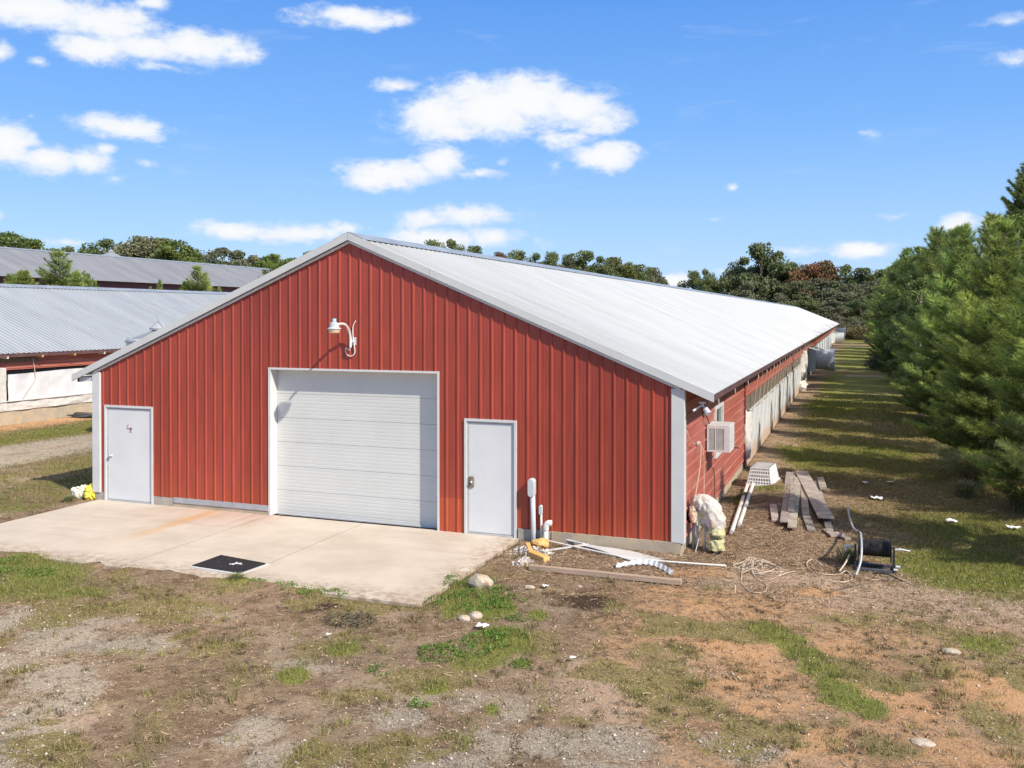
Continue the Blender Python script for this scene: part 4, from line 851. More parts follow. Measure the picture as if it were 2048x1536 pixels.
b = MB(); lattice(b, lo[0], lo[1], hi[1], hi[0], 9, 5, .30, .012, (0, -1, 0)); b.build('slotted_end', M_plastic, cr)
b = MB(); lattice(b, lo[1], lo[2], hi[2], hi[1], 9, 3, .62, .012, (1, 0, 0)); b.build('slotted_side', M_plastic, cr)
b = MB(); lattice(b, lo[2], lo[3], hi[3], hi[2], 9, 5, .34, .012, (0, 1, 0)); b.build('slotted_end', M_plastic, cr)
b = MB(); lattice(b, lo[3], lo[0], hi[0], hi[3], 9, 3, .62, .012, (-1, 0, 0)); b.build('slotted_side', M_plastic, cr)
b = MB(); lattice(b, hi[0], hi[1], hi[2], hi[3], 8, 12, .55, .012, (0, 0, 1)); b.build('slotted_base', M_plastic, cr)
b = MB()
for i in range(4):
    p, q = np.array(lo[i]), np.array(lo[(i + 1) % 4]); b.beam(p, q, .045, .05)
b.build('rim', M_plastic, cr)
for (a, c_, lab) in (((13.23, 1.62, .02), (13.04, 6.05, .16), 'left one of the two white pipes leaning towards the crate'), ((13.30, 2.20, .00), (13.16, 6.15, .18), 'right one of the two white pipes, starting a bit farther back')):
    a = (a[0], a[1], T1(a[0], a[1]) + .05 + a[2]); c_ = (c_[0], c_[1], T1(c_[0], c_[1]) + .04 + c_[2] * .3)
    b = MB(); d = np.array(c_) - a; b.tube([a, np.array(a) + d * .33, np.array(a) + d * .67, c_], .040, 12, caps=False); b.tube([np.array(a) + d * .002, np.array(a) + d * .998], .034, 12)
    o = b.build('plastic_pipe', M_pvc, loc=a, smooth=True); tag(o, lab, 'pipe', 'white pipes lying by the crate')
BD = [((13.86, 7.75), (14.10, 2.45), .15, .02, 'long grey board at the left edge of the board pile'), ((13.97, 7.85), (14.18, 3.25), .13, .07, 'narrow grey board second from the left in the pile'),
      ((14.10, 7.0), (14.26, 2.15), .16, .02, 'sun bleached board whose near end sticks out farthest'), ((14.22, 6.9), (14.45, 3.3), .14, .05, 'short board under the widest plank'),
      ((14.14, 7.75), (14.84, 2.98), .30, .15, 'widest dark plank lying across the top of the board pile'), ((14.50, 7.3), (14.92, 2.35), .13, .02, 'long board at the right edge of the pile'),
      ((14.58, 7.6), (14.70, 6.1), .16, .08, 'short upright-looking board at the back right of the pile'), ((14.46, 3.3), (14.60, 2.3), .15, .01, 'broken board end near the front of the pile'),
      ((14.85, 2.5), (15.00, 2.1), .13, .01, 'small broken board scrap on the ground in front of the pile'), ((15.02, 2.35), (15.24, 1.95), .12, .015, 'small board scrap lying right of the pile towards the reel'),
      ((13.78, 3.9), (13.92, 2.75), .14, .0, 'half buried rotten board left of the pile')]
for i, (a, c_, w_, dz, lab) in enumerate(BD):
    tq = np.linspace(0, 1, 9); ter = np.array([T1(a[0] + (c_[0] - a[0]) * q, a[1] + (c_[1] - a[1]) * q) for q in tq]); z0_, z1_ = ter[0] + .03 + dz, ter[-1] + .03 + dz * .8
    lift = max(0, float(np.max(ter + .022 - (z0_ + (z1_ - z0_) * tq)))) * .8; a3 = (a[0], a[1], z0_ + lift); c3_ = (c_[0], c_[1], z1_ + lift * .75)
    b = MB(); b.beam((0, 0, 0), tuple(np.array(c3_) - a3), w_, .038); o = b.build('wooden_board', M_wood, loc=None, bevel=.004); o.location = a3
    tag(o, lab, 'board', 'weathered boards piled on the dirt')

# --- hose reel
rx, ry = 15.64, .18; g = T1(rx, ry)
rl = thing('hose_reel', (rx, ry, g), 'black metal hose reel with two end discs standing on the dry grass', 'reel')
a0, a1 = rx - .24, rx + .24
b = MB(); b.lathe([(.125, a0), (.125, a1)], (0, ry, g + .34), 28, 'x', caps=True)
for k in range(16):
    xx = a0 + .10 + k * .022; b.lathe([(.125, xx - .008), (.132, xx), (.125, xx + .008)], (0, ry, g + .34), 28, 'x')
b.build('drum', M_black, rl, smooth=False)
for xx in (a0, a1): b = MB(); b.lathe([(0, xx - .007), (.235, xx - .007), (.24, xx), (.235, xx + .007), (0, xx + .007)], (0, ry, g + .36), 36, 'x'); b.build('end_disc', M_black, rl)
b = MB(); b.box(rx - .05, rx + .05, ry - .125, ry - .09, g + .40, g + .45); b.build('hose_clamp', M_dark, rl)
for s in (-1, 1):
    b = MB(); xx = rx + s * .285; b.beam((xx, ry - .17, g + .02), (xx, ry, g + .37), .045, .03, (1, 0, 0)); b.beam((xx, ry + .17, g + .02), (xx, ry, g + .37), .045, .03, (1, 0, 0)); b.box(xx - .02, xx + .02, ry - .2, ry + .2, g, g + .04); b.build('side_frame', M_black, rl)
b = MB(); b.box(rx - .26, rx + .26, ry - .20, ry - .13, g + .0, g + .05); b.box(rx - .26, rx + .26, ry + .13, ry + .2, g + .0, g + .045); b.build('base_rail', mat('worn_black_paint', (.05, .055, .065), (.09, .095, .11), rough=.5), rl, bevel=.004)
b = MB(); b.tube([(rx - .29, ry, g + .34), (rx - .46, ry, g + .34)], .02, 10); b.tube([(rx - .42, ry, g + .35), (rx - .42, ry, g + .25)], .018, 8); b.build('swivel_fitting', M_galv, rl, smooth=True)
b = MB(); b.tube([(rx + .30, ry, g + .34), (rx + .40, ry, g + .35)], .018, 8); b.tube([(rx + .36, ry, g + .36), (rx + .52, ry + .03, g + .33)], .012, 6); b.build('crank', M_galv, rl)
for s in (.05, .12): b = MB(); b.lathe([(0, -.05), (.022, -.05), (.022, .01), (0, .01)], (rx + .30 + s * .5, ry - .19, g + .05 + (.05 if s > .1 else .0) + .02), 8, 'x'); b.build('bolt', M_galv, rl)
cd = thing('hose', (15.4, .5, g), 'grey plastic hose rising from behind the reel and bending down past it', 'hose')
b = MB(); b.tube([(15.22, 4.7, T1(15.22, 4.7) + .08), (15.25, 3.2, .0), (15.32, 1.9, .06), (15.40, .8, .24), (15.43, .2, .34), (15.445, -.06, .20), (15.43, -.22, .0), (15.36, -.42, -.17)], .019, 9, smooth=6); b.build('tube', M_flash, cd, smooth=True)
b = MB(); b.tube([(15.27, .10, g + .22), (15.20, -.1, g + .12), (15.12, -.28, g + .04)], .014, 7, smooth=4); b.build('tail', M_wire, cd, smooth=True)

# --- tangled cable
def cable(name, pts, r, label, lift=.014, seedn=0):
    r = r * .85
    P = [(x, y, T1(x, y) + lift + dz) for x, y, dz in pts]
    b = MB(); b.tube(P, r, 6, smooth=8, caps=True); o = b.build(name, M_wire, loc=P[0], smooth=True); return tag(o, label, 'cable', 'loose cables on the ground')
rs = np.random.default_rng(3)
def loops(cx, cy, n, sx, sy, z=.05, phase=0.):
    out = []
    for i in range(n * 8):
        t_ = i / 8 * 2 * math.pi + phase; k = 1 + .35 * math.sin(i * 1.7) + .2 * rs.standard_normal()
        out.append((cx + sx * math.cos(t_) * k + .10 * math.sin(i * .31), cy + sy * math.sin(t_) * k, abs(z * rs.standard_normal())))
    return out
cable('cable', loops(13.95, -.55, 4, .20, .33, .05), .0075, 'tangled coils of pale cable heaped by the barn corner, main heap')
cable('cable', loops(13.75, -.45, 3, .16, .26, .06, 1.), .007, 'small pale cable coil left in the heap by the barn corner')
cable('cable', [(13.66, -.3, .05), (13.70, -.9, .01), (13.76, -1.45, 0), (13.95, -1.85, 0), (14.12, -1.75, 0), (14.10, -1.35, 0), (13.93, -1.05, 0), (13.86, -.7, .03), (13.96, -.25, .05)], .0085, 'long pale cable loop hanging toward the camera from the heap')
cable('cable', [(13.9, -.9, 0), (14.12, -1.05, 0), (14.30, -.80, .02), (14.45, -.48, .01), (14.55, -.50, 0)], .008, 'short pale cable trailing right out of the heap')
cable('cable', [(14.86, -.1, .05), (14.72, .25, .04), (14.62, .10, .02), (14.66, -.18, 0), (14.78, -.42, 0), (14.95, -.46, 0), (15.12, -.34, 0), (15.22, -.22, .03), (15.30, -.40, 0), (15.29, -.62, 0), (15.15, -.78, 0), (14.98, -.76, 0)], .010, 'thicker pale cable looping on the straw between heap and reel')
cable('cable', [(15.55, -.50, 0), (15.80, -.42, 0), (16.0, -.40, .03), (16.15, -.5, .0), (16.28, -.62, 0)], .007, 'pale cable curving on bare dirt in front of the reel')
for (a, c_, r, lab) in (((15.62, -.18), (16.02, -.50), .010, 'short black stick lying in front of the reel'), ((14.95, -1.42), (15.98, -.30), .007, 'long thin brown stick lying on the pale dirt')):
    b = MB(); b.tube([(a[0], a[1], T1(*a) + .03), ((a[0] + c_[0]) / 2, (a[1] + c_[1]) / 2 + .05, T1(*a) + .06), (c_[0], c_[1], T1(*c_) + .04)], r, 5, smooth=3); tag(b.build('stick', M_black if r > .008 else M_post, loc=(a[0], a[1], -.2)), lab, 'stick')

# --- debris along the gable foundation
g = T1(11.7, -1.8)
b = MB(); b.beam((10.51, -1.80, g + .045), (12.92, -1.80, g + .055), .09, .075); tag(b.build('timber', M_timber, loc=(11.7, -1.8, g), bevel=.004), 'long brown timber lying on the straw in front of the foundation', 'timber')
b = MB(); n = 14; tt = np.linspace(0, 1, n); P = []
for t_ in tt:
    cx, cy = 10.95 + 1.37 * t_, -.12 - .55 * t_; wd = .05 + .19 * min(t_ * 1.6, 1); z = T1(cx, cy) + .035 + .015 * math.sin(t_ * 5)
    P.append([(cx - .3 * wd, cy - wd, z + .0), (cx, cy, z + .02), (cx + .3 * wd, cy + wd, z - .01)])
b.grid(np.array(P)); P2 = np.array(P).copy(); P2[:, :, 2] -= .012; b.grid(P2[::-1]); tag(b.build('metal_sheet', M_white, loc=(11.6, -.4, -.2), smooth=False), 'tapering white metal sheet lying by the foundation', 'sheet')
b = MB(); b.tube([(10.19, -.16, T1(10.2, -.2) + .07), (11.0, -.42, T1(11, -.4) + .05), (11.9, -.66, T1(11.9, -.7) + .03), (12.7, -.64, T1(12.7, -.6) + .03), (13.42, -.55, T1(13.4, -.5) + .02)], .016, 8, smooth=4); tag(b.build('plastic_pipe', M_pvc, loc=(11.8, -.5, -.2), smooth=True), 'very long thin white pipe running under the white sheet to the cable heap', 'pipe')
b = MB(); b.tube([(10.30, .10, .02 - .10), (10.42, .0, -.10), (10.62, -.04, -.13), (10.95, -.15, -.14)], [.008, .018, .02, .015], 8, smooth=4); tag(b.build('trim_strip', M_white, loc=(10.6, 0, -.2), smooth=True), 'white bent trim strip curling up against the foundation', 'trim strip')
b = MB(); b.beam((10.42, -.70, T1(10.4, -.7) + .03), (11.0, -.10, T1(11, -.1) + .05), .05, .02); tag(b.build('trim_strip', M_tarp, loc=(10.7, -.4, -.2)), 'flat cream strip lying across the straw left of the white sheet', 'trim strip')
b = MB(); n = 40; P = []
for i in range(n):
    t_ = i / (n - 1); x = 11.78 + .92 * t_; y = -1.28 + 0.95 * math.sin(math.pi * min(t_ * 1.05, 1)) * .42 - .06 * t_; z = T1(x, y) + .02 + .010 * math.cos(i * 1.6)
    P.append([(x, y, z), (x + .01, y + .085, z + .055)])
b.grid(np.array(P)); P2 = np.array(P); P2[:, :, 1] += .006; b.grid(P2[::-1]); tag(b.build('metal_strip', M_galv, loc=(12.2, -1.1, -.2)), 'corrugated galvanised strip bent into an arch on the ground', 'metal strip')
# torn insulation, wood block
def blob(name, m_, x, y, sx, sy, sz, label, cat, seed, n=3, amp=.35, group=None, sink=.25, rz=0):
    import bmesh
    bm = bmesh.new(); bmesh.ops.create_icosphere(bm, subdivisions=n, radius=1)
    for v in bm.verts:
        d = 1 + amp * 2 * (float(fbm(v.co.x * 1.8 + seed, v.co.y * 1.8 + v.co.z * 1.3, seed, 4)) - .5); v.co = Vector((v.co.x * sx * d, v.co.y * sy * d, v.co.z * sz * d))
    me = bpy.data.meshes.new(name); bm.to_mesh(me); bm.free(); me.materials.append(m_)
    o = bpy.data.objects.new(name, me); COL.objects.link(o); o.location = (x, y, T1(x, y) + sz * (1 - sink) - .02); o.rotation_euler.z = rz
    return tag(o, label, cat, group)
def fluff(x, y, sx, sy, sz, n, label):
    X = x + np.clip(rs.normal(0, .5, n), -1, 1) * sx; Y = y + np.clip(rs.normal(0, .5, n), -1, 1) * sy; r = np.hypot((X - x) / sx, (Y - y) / sy); Z = Tz(X, Y) + np.abs(rs.normal(0, .6, n)) * sz * np.clip(1.2 - r, .15, 1)
    P = np.stack([X, Y, Z], 1); a = rs.standard_normal((n, 3)); a /= np.linalg.norm(a, axis=1)[:, None]; c_ = np.cross(a, rs.standard_normal((n, 3))); c_ /= np.linalg.norm(c_, axis=1)[:, None]; s = rs.uniform(.012, .04, (n, 1)); c_ *= rs.uniform(.3, .9, (n, 1))
    V = np.stack([P - a * s, P - c_ * s, P + a * s, P + c_ * s], 1).reshape(-1, 3) - [x, y, -.2]; o = fast_mesh('insulation_scrap', V, np.arange(4 * n).reshape(-1, 4), M_fluff, k=4); o.location = (x, y, -.2); tag(o, label, 'insulation')
blob('insulation_scrap', M_foam, 10.22, -.40, .17, .13, .09, 'orange-brown foam insulation lump at the foot of the stub pipe', 'insulation', 3, 4, .5)
fluff(10.08, -.78, .24, .30, .07, 420, 'white torn insulation fluff left of the yellow wood block')
fluff(10.38, -.80, .17, .14, .07, 240, 'small white fluff tuft behind the yellow wood block')
fluff(10.26, -1.42, .14, .26, .05, 260, 'white fluff streak nearest the long timber')
g = T1(10.43, -1.15); b = MB(); b.beam((10.26, -1.02, g + .05), (10.62, -1.26, g + .04), .13, .085); tag(b.build('wood_block', M_ywood, loc=(10.43, -1.15, g), bevel=.006), 'stubby yellow wood block lying in the white fluff', 'wood block')
b = MB(); b.beam((10.02, -.52, T1(10, -.5) + .08), (10.24, -.95, T1(10.2, -.9) + .05), .07, .03); tag(b.build('wood_scrap', M_ywood, loc=(10.1, -.7, -.2)), 'thin yellow wood sliver beside the foam lump', 'wood scrap')
# rocks
RK = [(10.17, -3.01, .19, .13, .13, 'largest pale rock, sitting in the green weeds by the slab corner'), (10.60, -4.20, .10, .08, .06, 'round tan rock in the dirt, right one of a pair'), (10.50, -4.36, .09, .07, .05, 'orange tan rock, left one of a pair'),
      (10.85, -2.75, .09, .055, .035, 'flat cream stone on dark dirt right of the weeds'), (16.42, -3.30, .11, .08, .035, 'flat pale stone in the dry clay at the right'), (15.94, -6.0, .11, .075, .03, 'flat pinkish stone near the bottom right corner'), (11.50, -2.35, .04, .03, .02, 'tiny pale stone beside the washed out hole')]
for i, (x, y, a, c_, h_, lab) in enumerate(RK): blob('rock', M_stone, x, y, a, c_, h_, lab, 'rock', 30 + i, 3, .22, 'loose rocks on the dirt')
# litter
LT = [(15.81, 6.1, .24, 'largest crumpled white paper on the shaded grass lane'), (17.12, 4.21, .20, 'white paper scrap on the grass, right of the largest one'), (18.15, 3.95, .22, 'white plastic scrap at the right edge under the pines'), (15.58, 7.9, .14, 'small white scrap farther up the grass lane, left one'), (16.15, 8.15, .14, 'small white scrap farther up the grass lane, right one'),
      (10.89, -4.66, .16, 'white torn paper in the dirt below the pair of rocks'), (12.27, -5.25, .07, 'thin white sliver standing in the pale straw'), (11.05, -2.62, .10, 'narrow white scrap left of the flat cream stone'), (9.2, -5.6, .06, 'tiny pinkish scrap in the middle of the dry weeds'), (2.1, -4.4, .10, 'small white scrap in the grass at the left')]
for i, (x, y, s, lab) in enumerate(LT):
    U, V = np.meshgrid(np.linspace(-.5, .5, 9), np.linspace(-.5, .5, 7)); rr = fbm(U * 4 + i * 9, V * 4, i + 70, 3) - .5
    Z = T1(x, y) + .035 + .30 * s * rr + .03; X = x + U * s * (1 + .6 * rr); Y = y + V * s * .8 + rr * s * .5
    b = MB().grid(np.stack([X, Y, np.maximum(Z, T1(x, y) + .015)], -1)); tag(b.build('paper_scrap', M_paper, loc=(x, y, T1(x, y)), smooth=False), lab, 'litter', 'scraps of white litter')
# feed bag at the left corner
bg_ = thing('plastic_bag', (-.55, .05, -.2), 'crumpled yellow and cream feed bag by the left barn corner', 'bag')
for nm, m_, x, y, sx, sy, sz, sd in (('yellow_side', M_yellow, -.38, .06, .17, .18, .17, 3), ('cream_side', M_bagwhite, -.72, .10, .20, .16, .15, 7), ('folded_top', M_bagwhite, -.46, .20, .27, .10, .07, 12)):
    import bmesh
    bm = bmesh.new(); bmesh.ops.create_icosphere(bm, subdivisions=4, radius=1)
    for v in bm.verts:
        d = 1 + 1.15 * (float(fbm(v.co.x * 2.6 + sd, v.co.y * 2.6 + v.co.z * 2.3, sd, 5)) - .5); v.co = Vector((v.co.x * sx * d, v.co.y * sy * d, v.co.z * sz * d + sz * .8 + (.14 if nm == 'folded_top' else 0)))
    me = bpy.data.meshes.new(nm); bm.to_mesh(me); bm.free(); me.materials.append(m_); o = bpy.data.objects.new(nm, me); COL.objects.link(o); o.parent = bg_; o.location = (x + .55, y - .05, 0)
# rubber mat on the slab
mt = thing('door_mat', (5.9, -3.3, -.18), 'black rubber mesh mat lying on the slab edge', 'mat')
A4 = [(5.42, -3.60), (6.38, -3.68), (6.44, -3.08), (5.44, -2.92)]
b = MB(); v4 = [(x, y, -.178) for x, y in A4] + [(x, y, -.166) for x, y in A4]; b.hexa(v4); b.build('base', mat('black_rubber', (.022, .022, .025), (.045, .045, .05), rough=.8, nscale=30, c3=(.20, .17, .14), c3s=7, c3r=(.60, .75)), mt)
b = MB(); lattice(b, *[(x, y, -.156) for x, y in A4], 34, 24, .38, .0095, (0, 0, 1)); b.build('mesh', MATS['black_rubber'], mt)
b = MB(); b.beam((5.42, -3.63, -.172), (6.42, -3.71, -.172), .05, .012); b.beam((6.42, -3.72, -.172), (6.49, -3.06, -.172), .05, .011); b.build('edge_strip', M_white, mt)
b = MB(); b.beam((5.95, -3.36, -.150), (6.10, -3.24, -.150), .03, .004); b.beam((6.00, -3.22, -.148), (6.03, -3.38, -.148), .022, .004); b.beam((6.03, -3.30, -.146), (6.16, -3.31, -.146), .02, .004); tag(b.build('paper_scrap', M_paper, loc=(6.0, -3.3, -.155)), 'thin white paper strip lying on the black mat', 'litter', 'scraps of white litter')
# heap of dark netting
nt_ = []
for i in range(90):
    a = rs.uniform(0, 6.28); r = .33 * math.sqrt(rs.random()); x, y = 9.15 + r * math.cos(a) * 1.0, -4.98 + r * math.sin(a) * .8; l = rs.uniform(.06, .22); th = rs.uniform(0, 3.14); z = T1(x, y) + rs.uniform(.0, .09) * (1 - r)
    nt_.append((x, y, z, l, th))
b = MB()
for x, y, z, l, th in nt_: b.tube([(x - l * math.cos(th) / 2, y - l * math.sin(th) / 2, z), (x, y, z + .03), (x + l * math.cos(th) / 2, y + l * math.sin(th) / 2, z)], .006, 4)
tag(b.build('netting', mat('dark_netting', (.09, .07, .05), (.15, .12, .085), rough=.9), loc=(9.15, -4.98, -.2)), 'flat tangle of dark netting on the bare dirt', 'netting')
# black sheet by the second barn
blob('black_tarp', M_black, -13.3, 12.6, .9, .5, .10, 'flat black tarp scrap at the foot of the left barn', 'tarp', 44, 3, .6)
# ================================================================= TREES
def unit(v): return v / (np.linalg.norm(v, axis=-1, keepdims=True) + 1e-9)
def needles(P, D, k, ln, wd, spread=.75, rg=rng):
    n = len(P); p = np.repeat(P, k, 0); d = unit(np.repeat(D, k, 0) + rg.standard_normal((n * k, 3)) * spread * .6)
    p = p + d * 0.0 + np.repeat(D, k, 0) * rg.uniform(-.05, .06, (n * k, 1))
    s = unit(np.cross(d, rg.standard_normal((n * k, 3)))) * wd / 2; L = ln * rg.uniform(.7, 1.15, (n * k, 1))
    V = np.stack([p - s, p + s, p + d * L - np.array([0, 0, .10]) * L * L * 3], 1).reshape(-1, 3)
    return V, np.arange(len(V)).reshape(-1, 3)
def wood_tubes(b, segs):
    for pts, rr, n in segs: b.tube(pts, rr, n, caps=False)
def pine_proto(name, H, Rb, seed, k=15, ln=.19, wd=.015, parts=True, sparse=1.0, dz=.42, low=.25):
    rg = np.random.default_rng(seed); b = MB(); P = []; D = []; BF = []
    b.tube([(0, 0, -.2), (.03, .02, H * .5), (0, 0, H * .985)], [.013 * H + .02, .008 * H + .012, .006], 9, smooth=5)
    z = low; 
    while z < H * .985:
        f = z / H; L = Rb * (1 - f) ** .88 * (.62 + .38 * min(1, f * 6)) * 1.08 * rg.uniform(.85, 1.12) + .12
        nb = 6 if f < .8 else 5; a0 = rg.uniform(0, 6.28)
        for q in range(nb):
            if rg.random() > sparse: continue
            a = a0 + q * 2 * math.pi / nb + rg.normal(0, .18); l = L * rg.uniform(.72, 1.12); el = .05 + .95 * f ** 1.6 + rg.normal(0, .08)
            n = max(4, int(l / .10)); t_ = np.linspace(0, 1, n)[:, None]
            d0 = np.array([math.cos(a) * math.cos(el), math.sin(a) * math.cos(el), math.sin(el)])
            pts = np.array([0, 0, z]) + d0 * t_ * l + np.array([0, 0, 1]) * ((-.10 if f < .35 else .03) * t_ + .22 * t_ ** 2.5) * l
            b.tube(pts[::max(1, n // 4)], np.linspace(.010 + .008 * l, .004, len(pts[::max(1, n // 4)])), 4, caps=False)
            tang = unit(np.gradient(pts, axis=0)); side = unit(np.cross(tang, (0, 0, 1)))
            st = max(1, int(n * .22))
            for i in range(st, n):
                tw = (1 - (i / n) ** 1.5) * .42 * l + .08
                for sgn in (-1, 1):
                    dd = unit(side[i] * sgn * .9 + tang[i] * .75 + np.array([0, 0, rg.uniform(.05, .35)])); m = max(2, int(tw / .085))
                    if rg.random() < .12: continue
                    ss = (np.arange(m) + .6)[:, None] * (tw / m); pp = pts[i] + dd * ss + np.array([0, 0, .18]) * ss ** 2; P.append(pp); D.append(np.repeat(dd[None], m, 0))
                P.append(pts[i][None]); D.append(tang[i][None])
            P.append(pts[-1][None] + tang[-1] * .05); D.append(tang[-1][None] + [[0, 0, .4]]); cntb = sum(len(q_) for q_ in P); BF += [rg.uniform(.55, 1.35)] * (cntb - len(BF))
        z += dz * (1.05 - .55 * f) * rg.uniform(.85, 1.15)
    P.append(np.array([[0, 0, H * .97], [0, 0, H * .99], [0, 0, H]])); D.append(np.array([[0, 0, 1.]] * 3))
    P = np.concatenate(P); D = unit(np.concatenate(D)); V, F = needles(P, D, k, ln, wd, spread=.6, rg=rg)
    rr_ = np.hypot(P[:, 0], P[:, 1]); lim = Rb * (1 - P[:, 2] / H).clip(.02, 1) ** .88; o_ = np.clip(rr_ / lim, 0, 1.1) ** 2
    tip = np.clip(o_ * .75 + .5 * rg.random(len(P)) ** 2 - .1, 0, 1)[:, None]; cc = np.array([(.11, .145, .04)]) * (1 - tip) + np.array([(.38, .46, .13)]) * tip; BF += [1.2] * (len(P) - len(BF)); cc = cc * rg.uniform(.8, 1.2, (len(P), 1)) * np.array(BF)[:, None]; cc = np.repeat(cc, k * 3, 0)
    root = empty(name, (0, 0, 0), 'x', 'pine tree')
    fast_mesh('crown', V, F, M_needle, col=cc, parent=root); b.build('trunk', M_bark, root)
    return root
def leafquads(P, size, rg, aspect=.75):
    n = len(P); a = unit(rg.standard_normal((n, 3))); c_ = unit(np.cross(a, rg.standard_normal((n, 3)))); s = size * rg.uniform(.6, 1.25, (n, 1))
    a = a * s * .5; c_ = c_ * s * .5 * aspect
    V = np.stack([P - a, P - c_, P + a, P + c_], 1).reshape(-1, 3); return V, np.arange(len(V)).reshape(-1, 4)
def broad_proto(name, H, Rc, seed, nl, ls, m_, cat, base=.18, ncl=46, clr=.30, narrow=1.0, trunkm=None, sparse=0.0):
    rg = np.random.default_rng(seed); b = MB(); root = empty(name, (0, 0, 0), 'x', cat)
    b.tube([(0, 0, -.3), (rg.normal(0, .02) * H, 0, H * .3), (rg.normal(0, .03) * H, rg.normal(0, .03) * H, H * .65), (0, 0, H * .93)], [.018 * H + .03, .014 * H + .02, .008 * H + .01, .01], 8, smooth=4)
    cz_, rzz = H * (1 + base) / 2, H * (1 - base) / 2; C = []
    while len(C) < ncl:
        d = rg.standard_normal(3); d /= np.linalg.norm(d); r = rg.uniform(.35, 1) ** .5
        z = cz_ + d[2] * rzz * r; f = (z - H * base) / (H * (1 - base)); w_ = Rc * (.55 + .9 * math.sin(math.pi * min(max(f * .82 + .12, 0), 1))) / 1.35
        C.append((d[0] * w_ * r * 1.0, d[1] * w_ * r, min(z, H - .35 * clr * Rc)))
    C = np.array(C); C[0] = (0, 0, H - .5 * clr * Rc)
    for c_ in C[rg.permutation(len(C))[:min(26, ncl)]]:
        st = np.array([0, 0, max(H * .12, c_[2] - .45 * math.hypot(c_[0], c_[1]) - .1 * H)]); mid = (st + c_) / 2 + rg.normal(0, .03 * H, 3)
        b.tube([st, mid, c_], [.0055 * H + .006, .004 * H + .004, .004], 5, smooth=3, caps=False)
    per = nl // ncl; P = []
    for c_ in C:
        s = clr * Rc * rg.uniform(.6, 1.25); d = unit(rg.standard_normal((per, 3))) * (rg.random((per, 1)) ** (.42)) * s; d[:, 2] *= .72
        P.append(c_ + d + rg.normal(0, .06 * s, (per, 3)))
    P = np.concatenate(P)
    if sparse: P = P[fbm(P[:, 0] / (.28 * Rc) + seed, P[:, 2] / (.28 * Rc) + P[:, 1] / (.3 * Rc), seed, 3) > sparse]
    P = P[P[:, 2] < H]
    V, F = leafquads(P, ls, rg); fast_mesh('crown', V, F, m_, parent=root, k=4); b.build('trunk', trunkm or M_bark, root); return root
used = {}
def plant(proto, x, y, z, s, label, group, name=None, cat=None, sz=None, rot=None):
    if proto not in used: used[proto] = 1; o = proto
    else: o = copy_tree(proto)
    if sz is None: sz = s
    o.location = (x, y, z); o.scale = (s, s, sz); o.rotation_euler = (0, 0, rng.uniform(0, 6.28) if rot is None else rot)
    o['label'] = label; o['group'] = group
    return o
ORD = ['nearest', 'second', 'third', 'fourth', 'fifth', 'sixth', 'seventh', 'eighth', 'ninth', 'tenth', 'eleventh', 'twelfth', 'thirteenth', 'fourteenth', 'fifteenth', 'sixteenth', 'seventeenth', 'eighteenth', 'nineteenth', 'twentieth'] 
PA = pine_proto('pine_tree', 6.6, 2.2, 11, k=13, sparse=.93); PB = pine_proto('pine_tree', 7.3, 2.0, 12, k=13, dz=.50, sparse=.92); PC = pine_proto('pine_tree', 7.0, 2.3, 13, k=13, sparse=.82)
DA = broad_proto('broadleaf_tree', 8.2, 2.1, 21, 26000, .13, M_leaf, 'tree', base=.06, ncl=80, clr=.24, trunkm=M_barkpale)
DB = broad_proto('broadleaf_tree', 7.6, 1.7, 22, 20000, .13, M_leaf, 'tree', base=.05, ncl=60, clr=.26, trunkm=M_barkpale)
pr_ = [(19.2, 1.6, PB, 0.91), (19.4, 5.9, PA, 0.98), (18.8, 10.0, PC, 0.91), (19.1, 14.2, PB, 0.95), (18.7, 18.2, PA, 1.04), (18.9, 22.6, PC, 1.04), (18.6, 27.0, PB, 1.06), (20.0, 31.2, PA, 1.03), (19.8, 37.0, PC, 1.07), (19.6, 41.0, PB, 1.09),
       (19.0, 45.0, PC, 1.17), (18.7, 51.0, PB, 1.17), (18.8, 57.0, PA, 1.22), (18.6, 63.5, PC, 1.19), (19.1, 70.0, PB, 1.22), (19.0, 77.0, PA, 1.26), (19.0, 85.0, PC, 1.29), (19.1, 94.0, PB, 1.29), (19.2, 104.0, PA, 1.34)]
for i, (x, y, p, s) in enumerate(pr_):
    plant(p, x, y, T1(x, y) - .05, s, f'{ORD[i]} soft green pine from the camera in the row edging the grass lane', 'white pines edging the grass lane')
pr2 = [(23.6, 8.0, PB, .90), (24.6, 34, PB, 1.2), (23.5, 66, PB, 1.4), (23.2, 82, PA, 1.4), (23.0, 100, PC, 1.5)]
for i, (x, y, p, s) in enumerate(pr2):
    plant(p, x, y, T1(x, y) - .05, s, f'{ORD[i]} taller pine from the camera in the row behind the lane edge', 'pines in the second row')
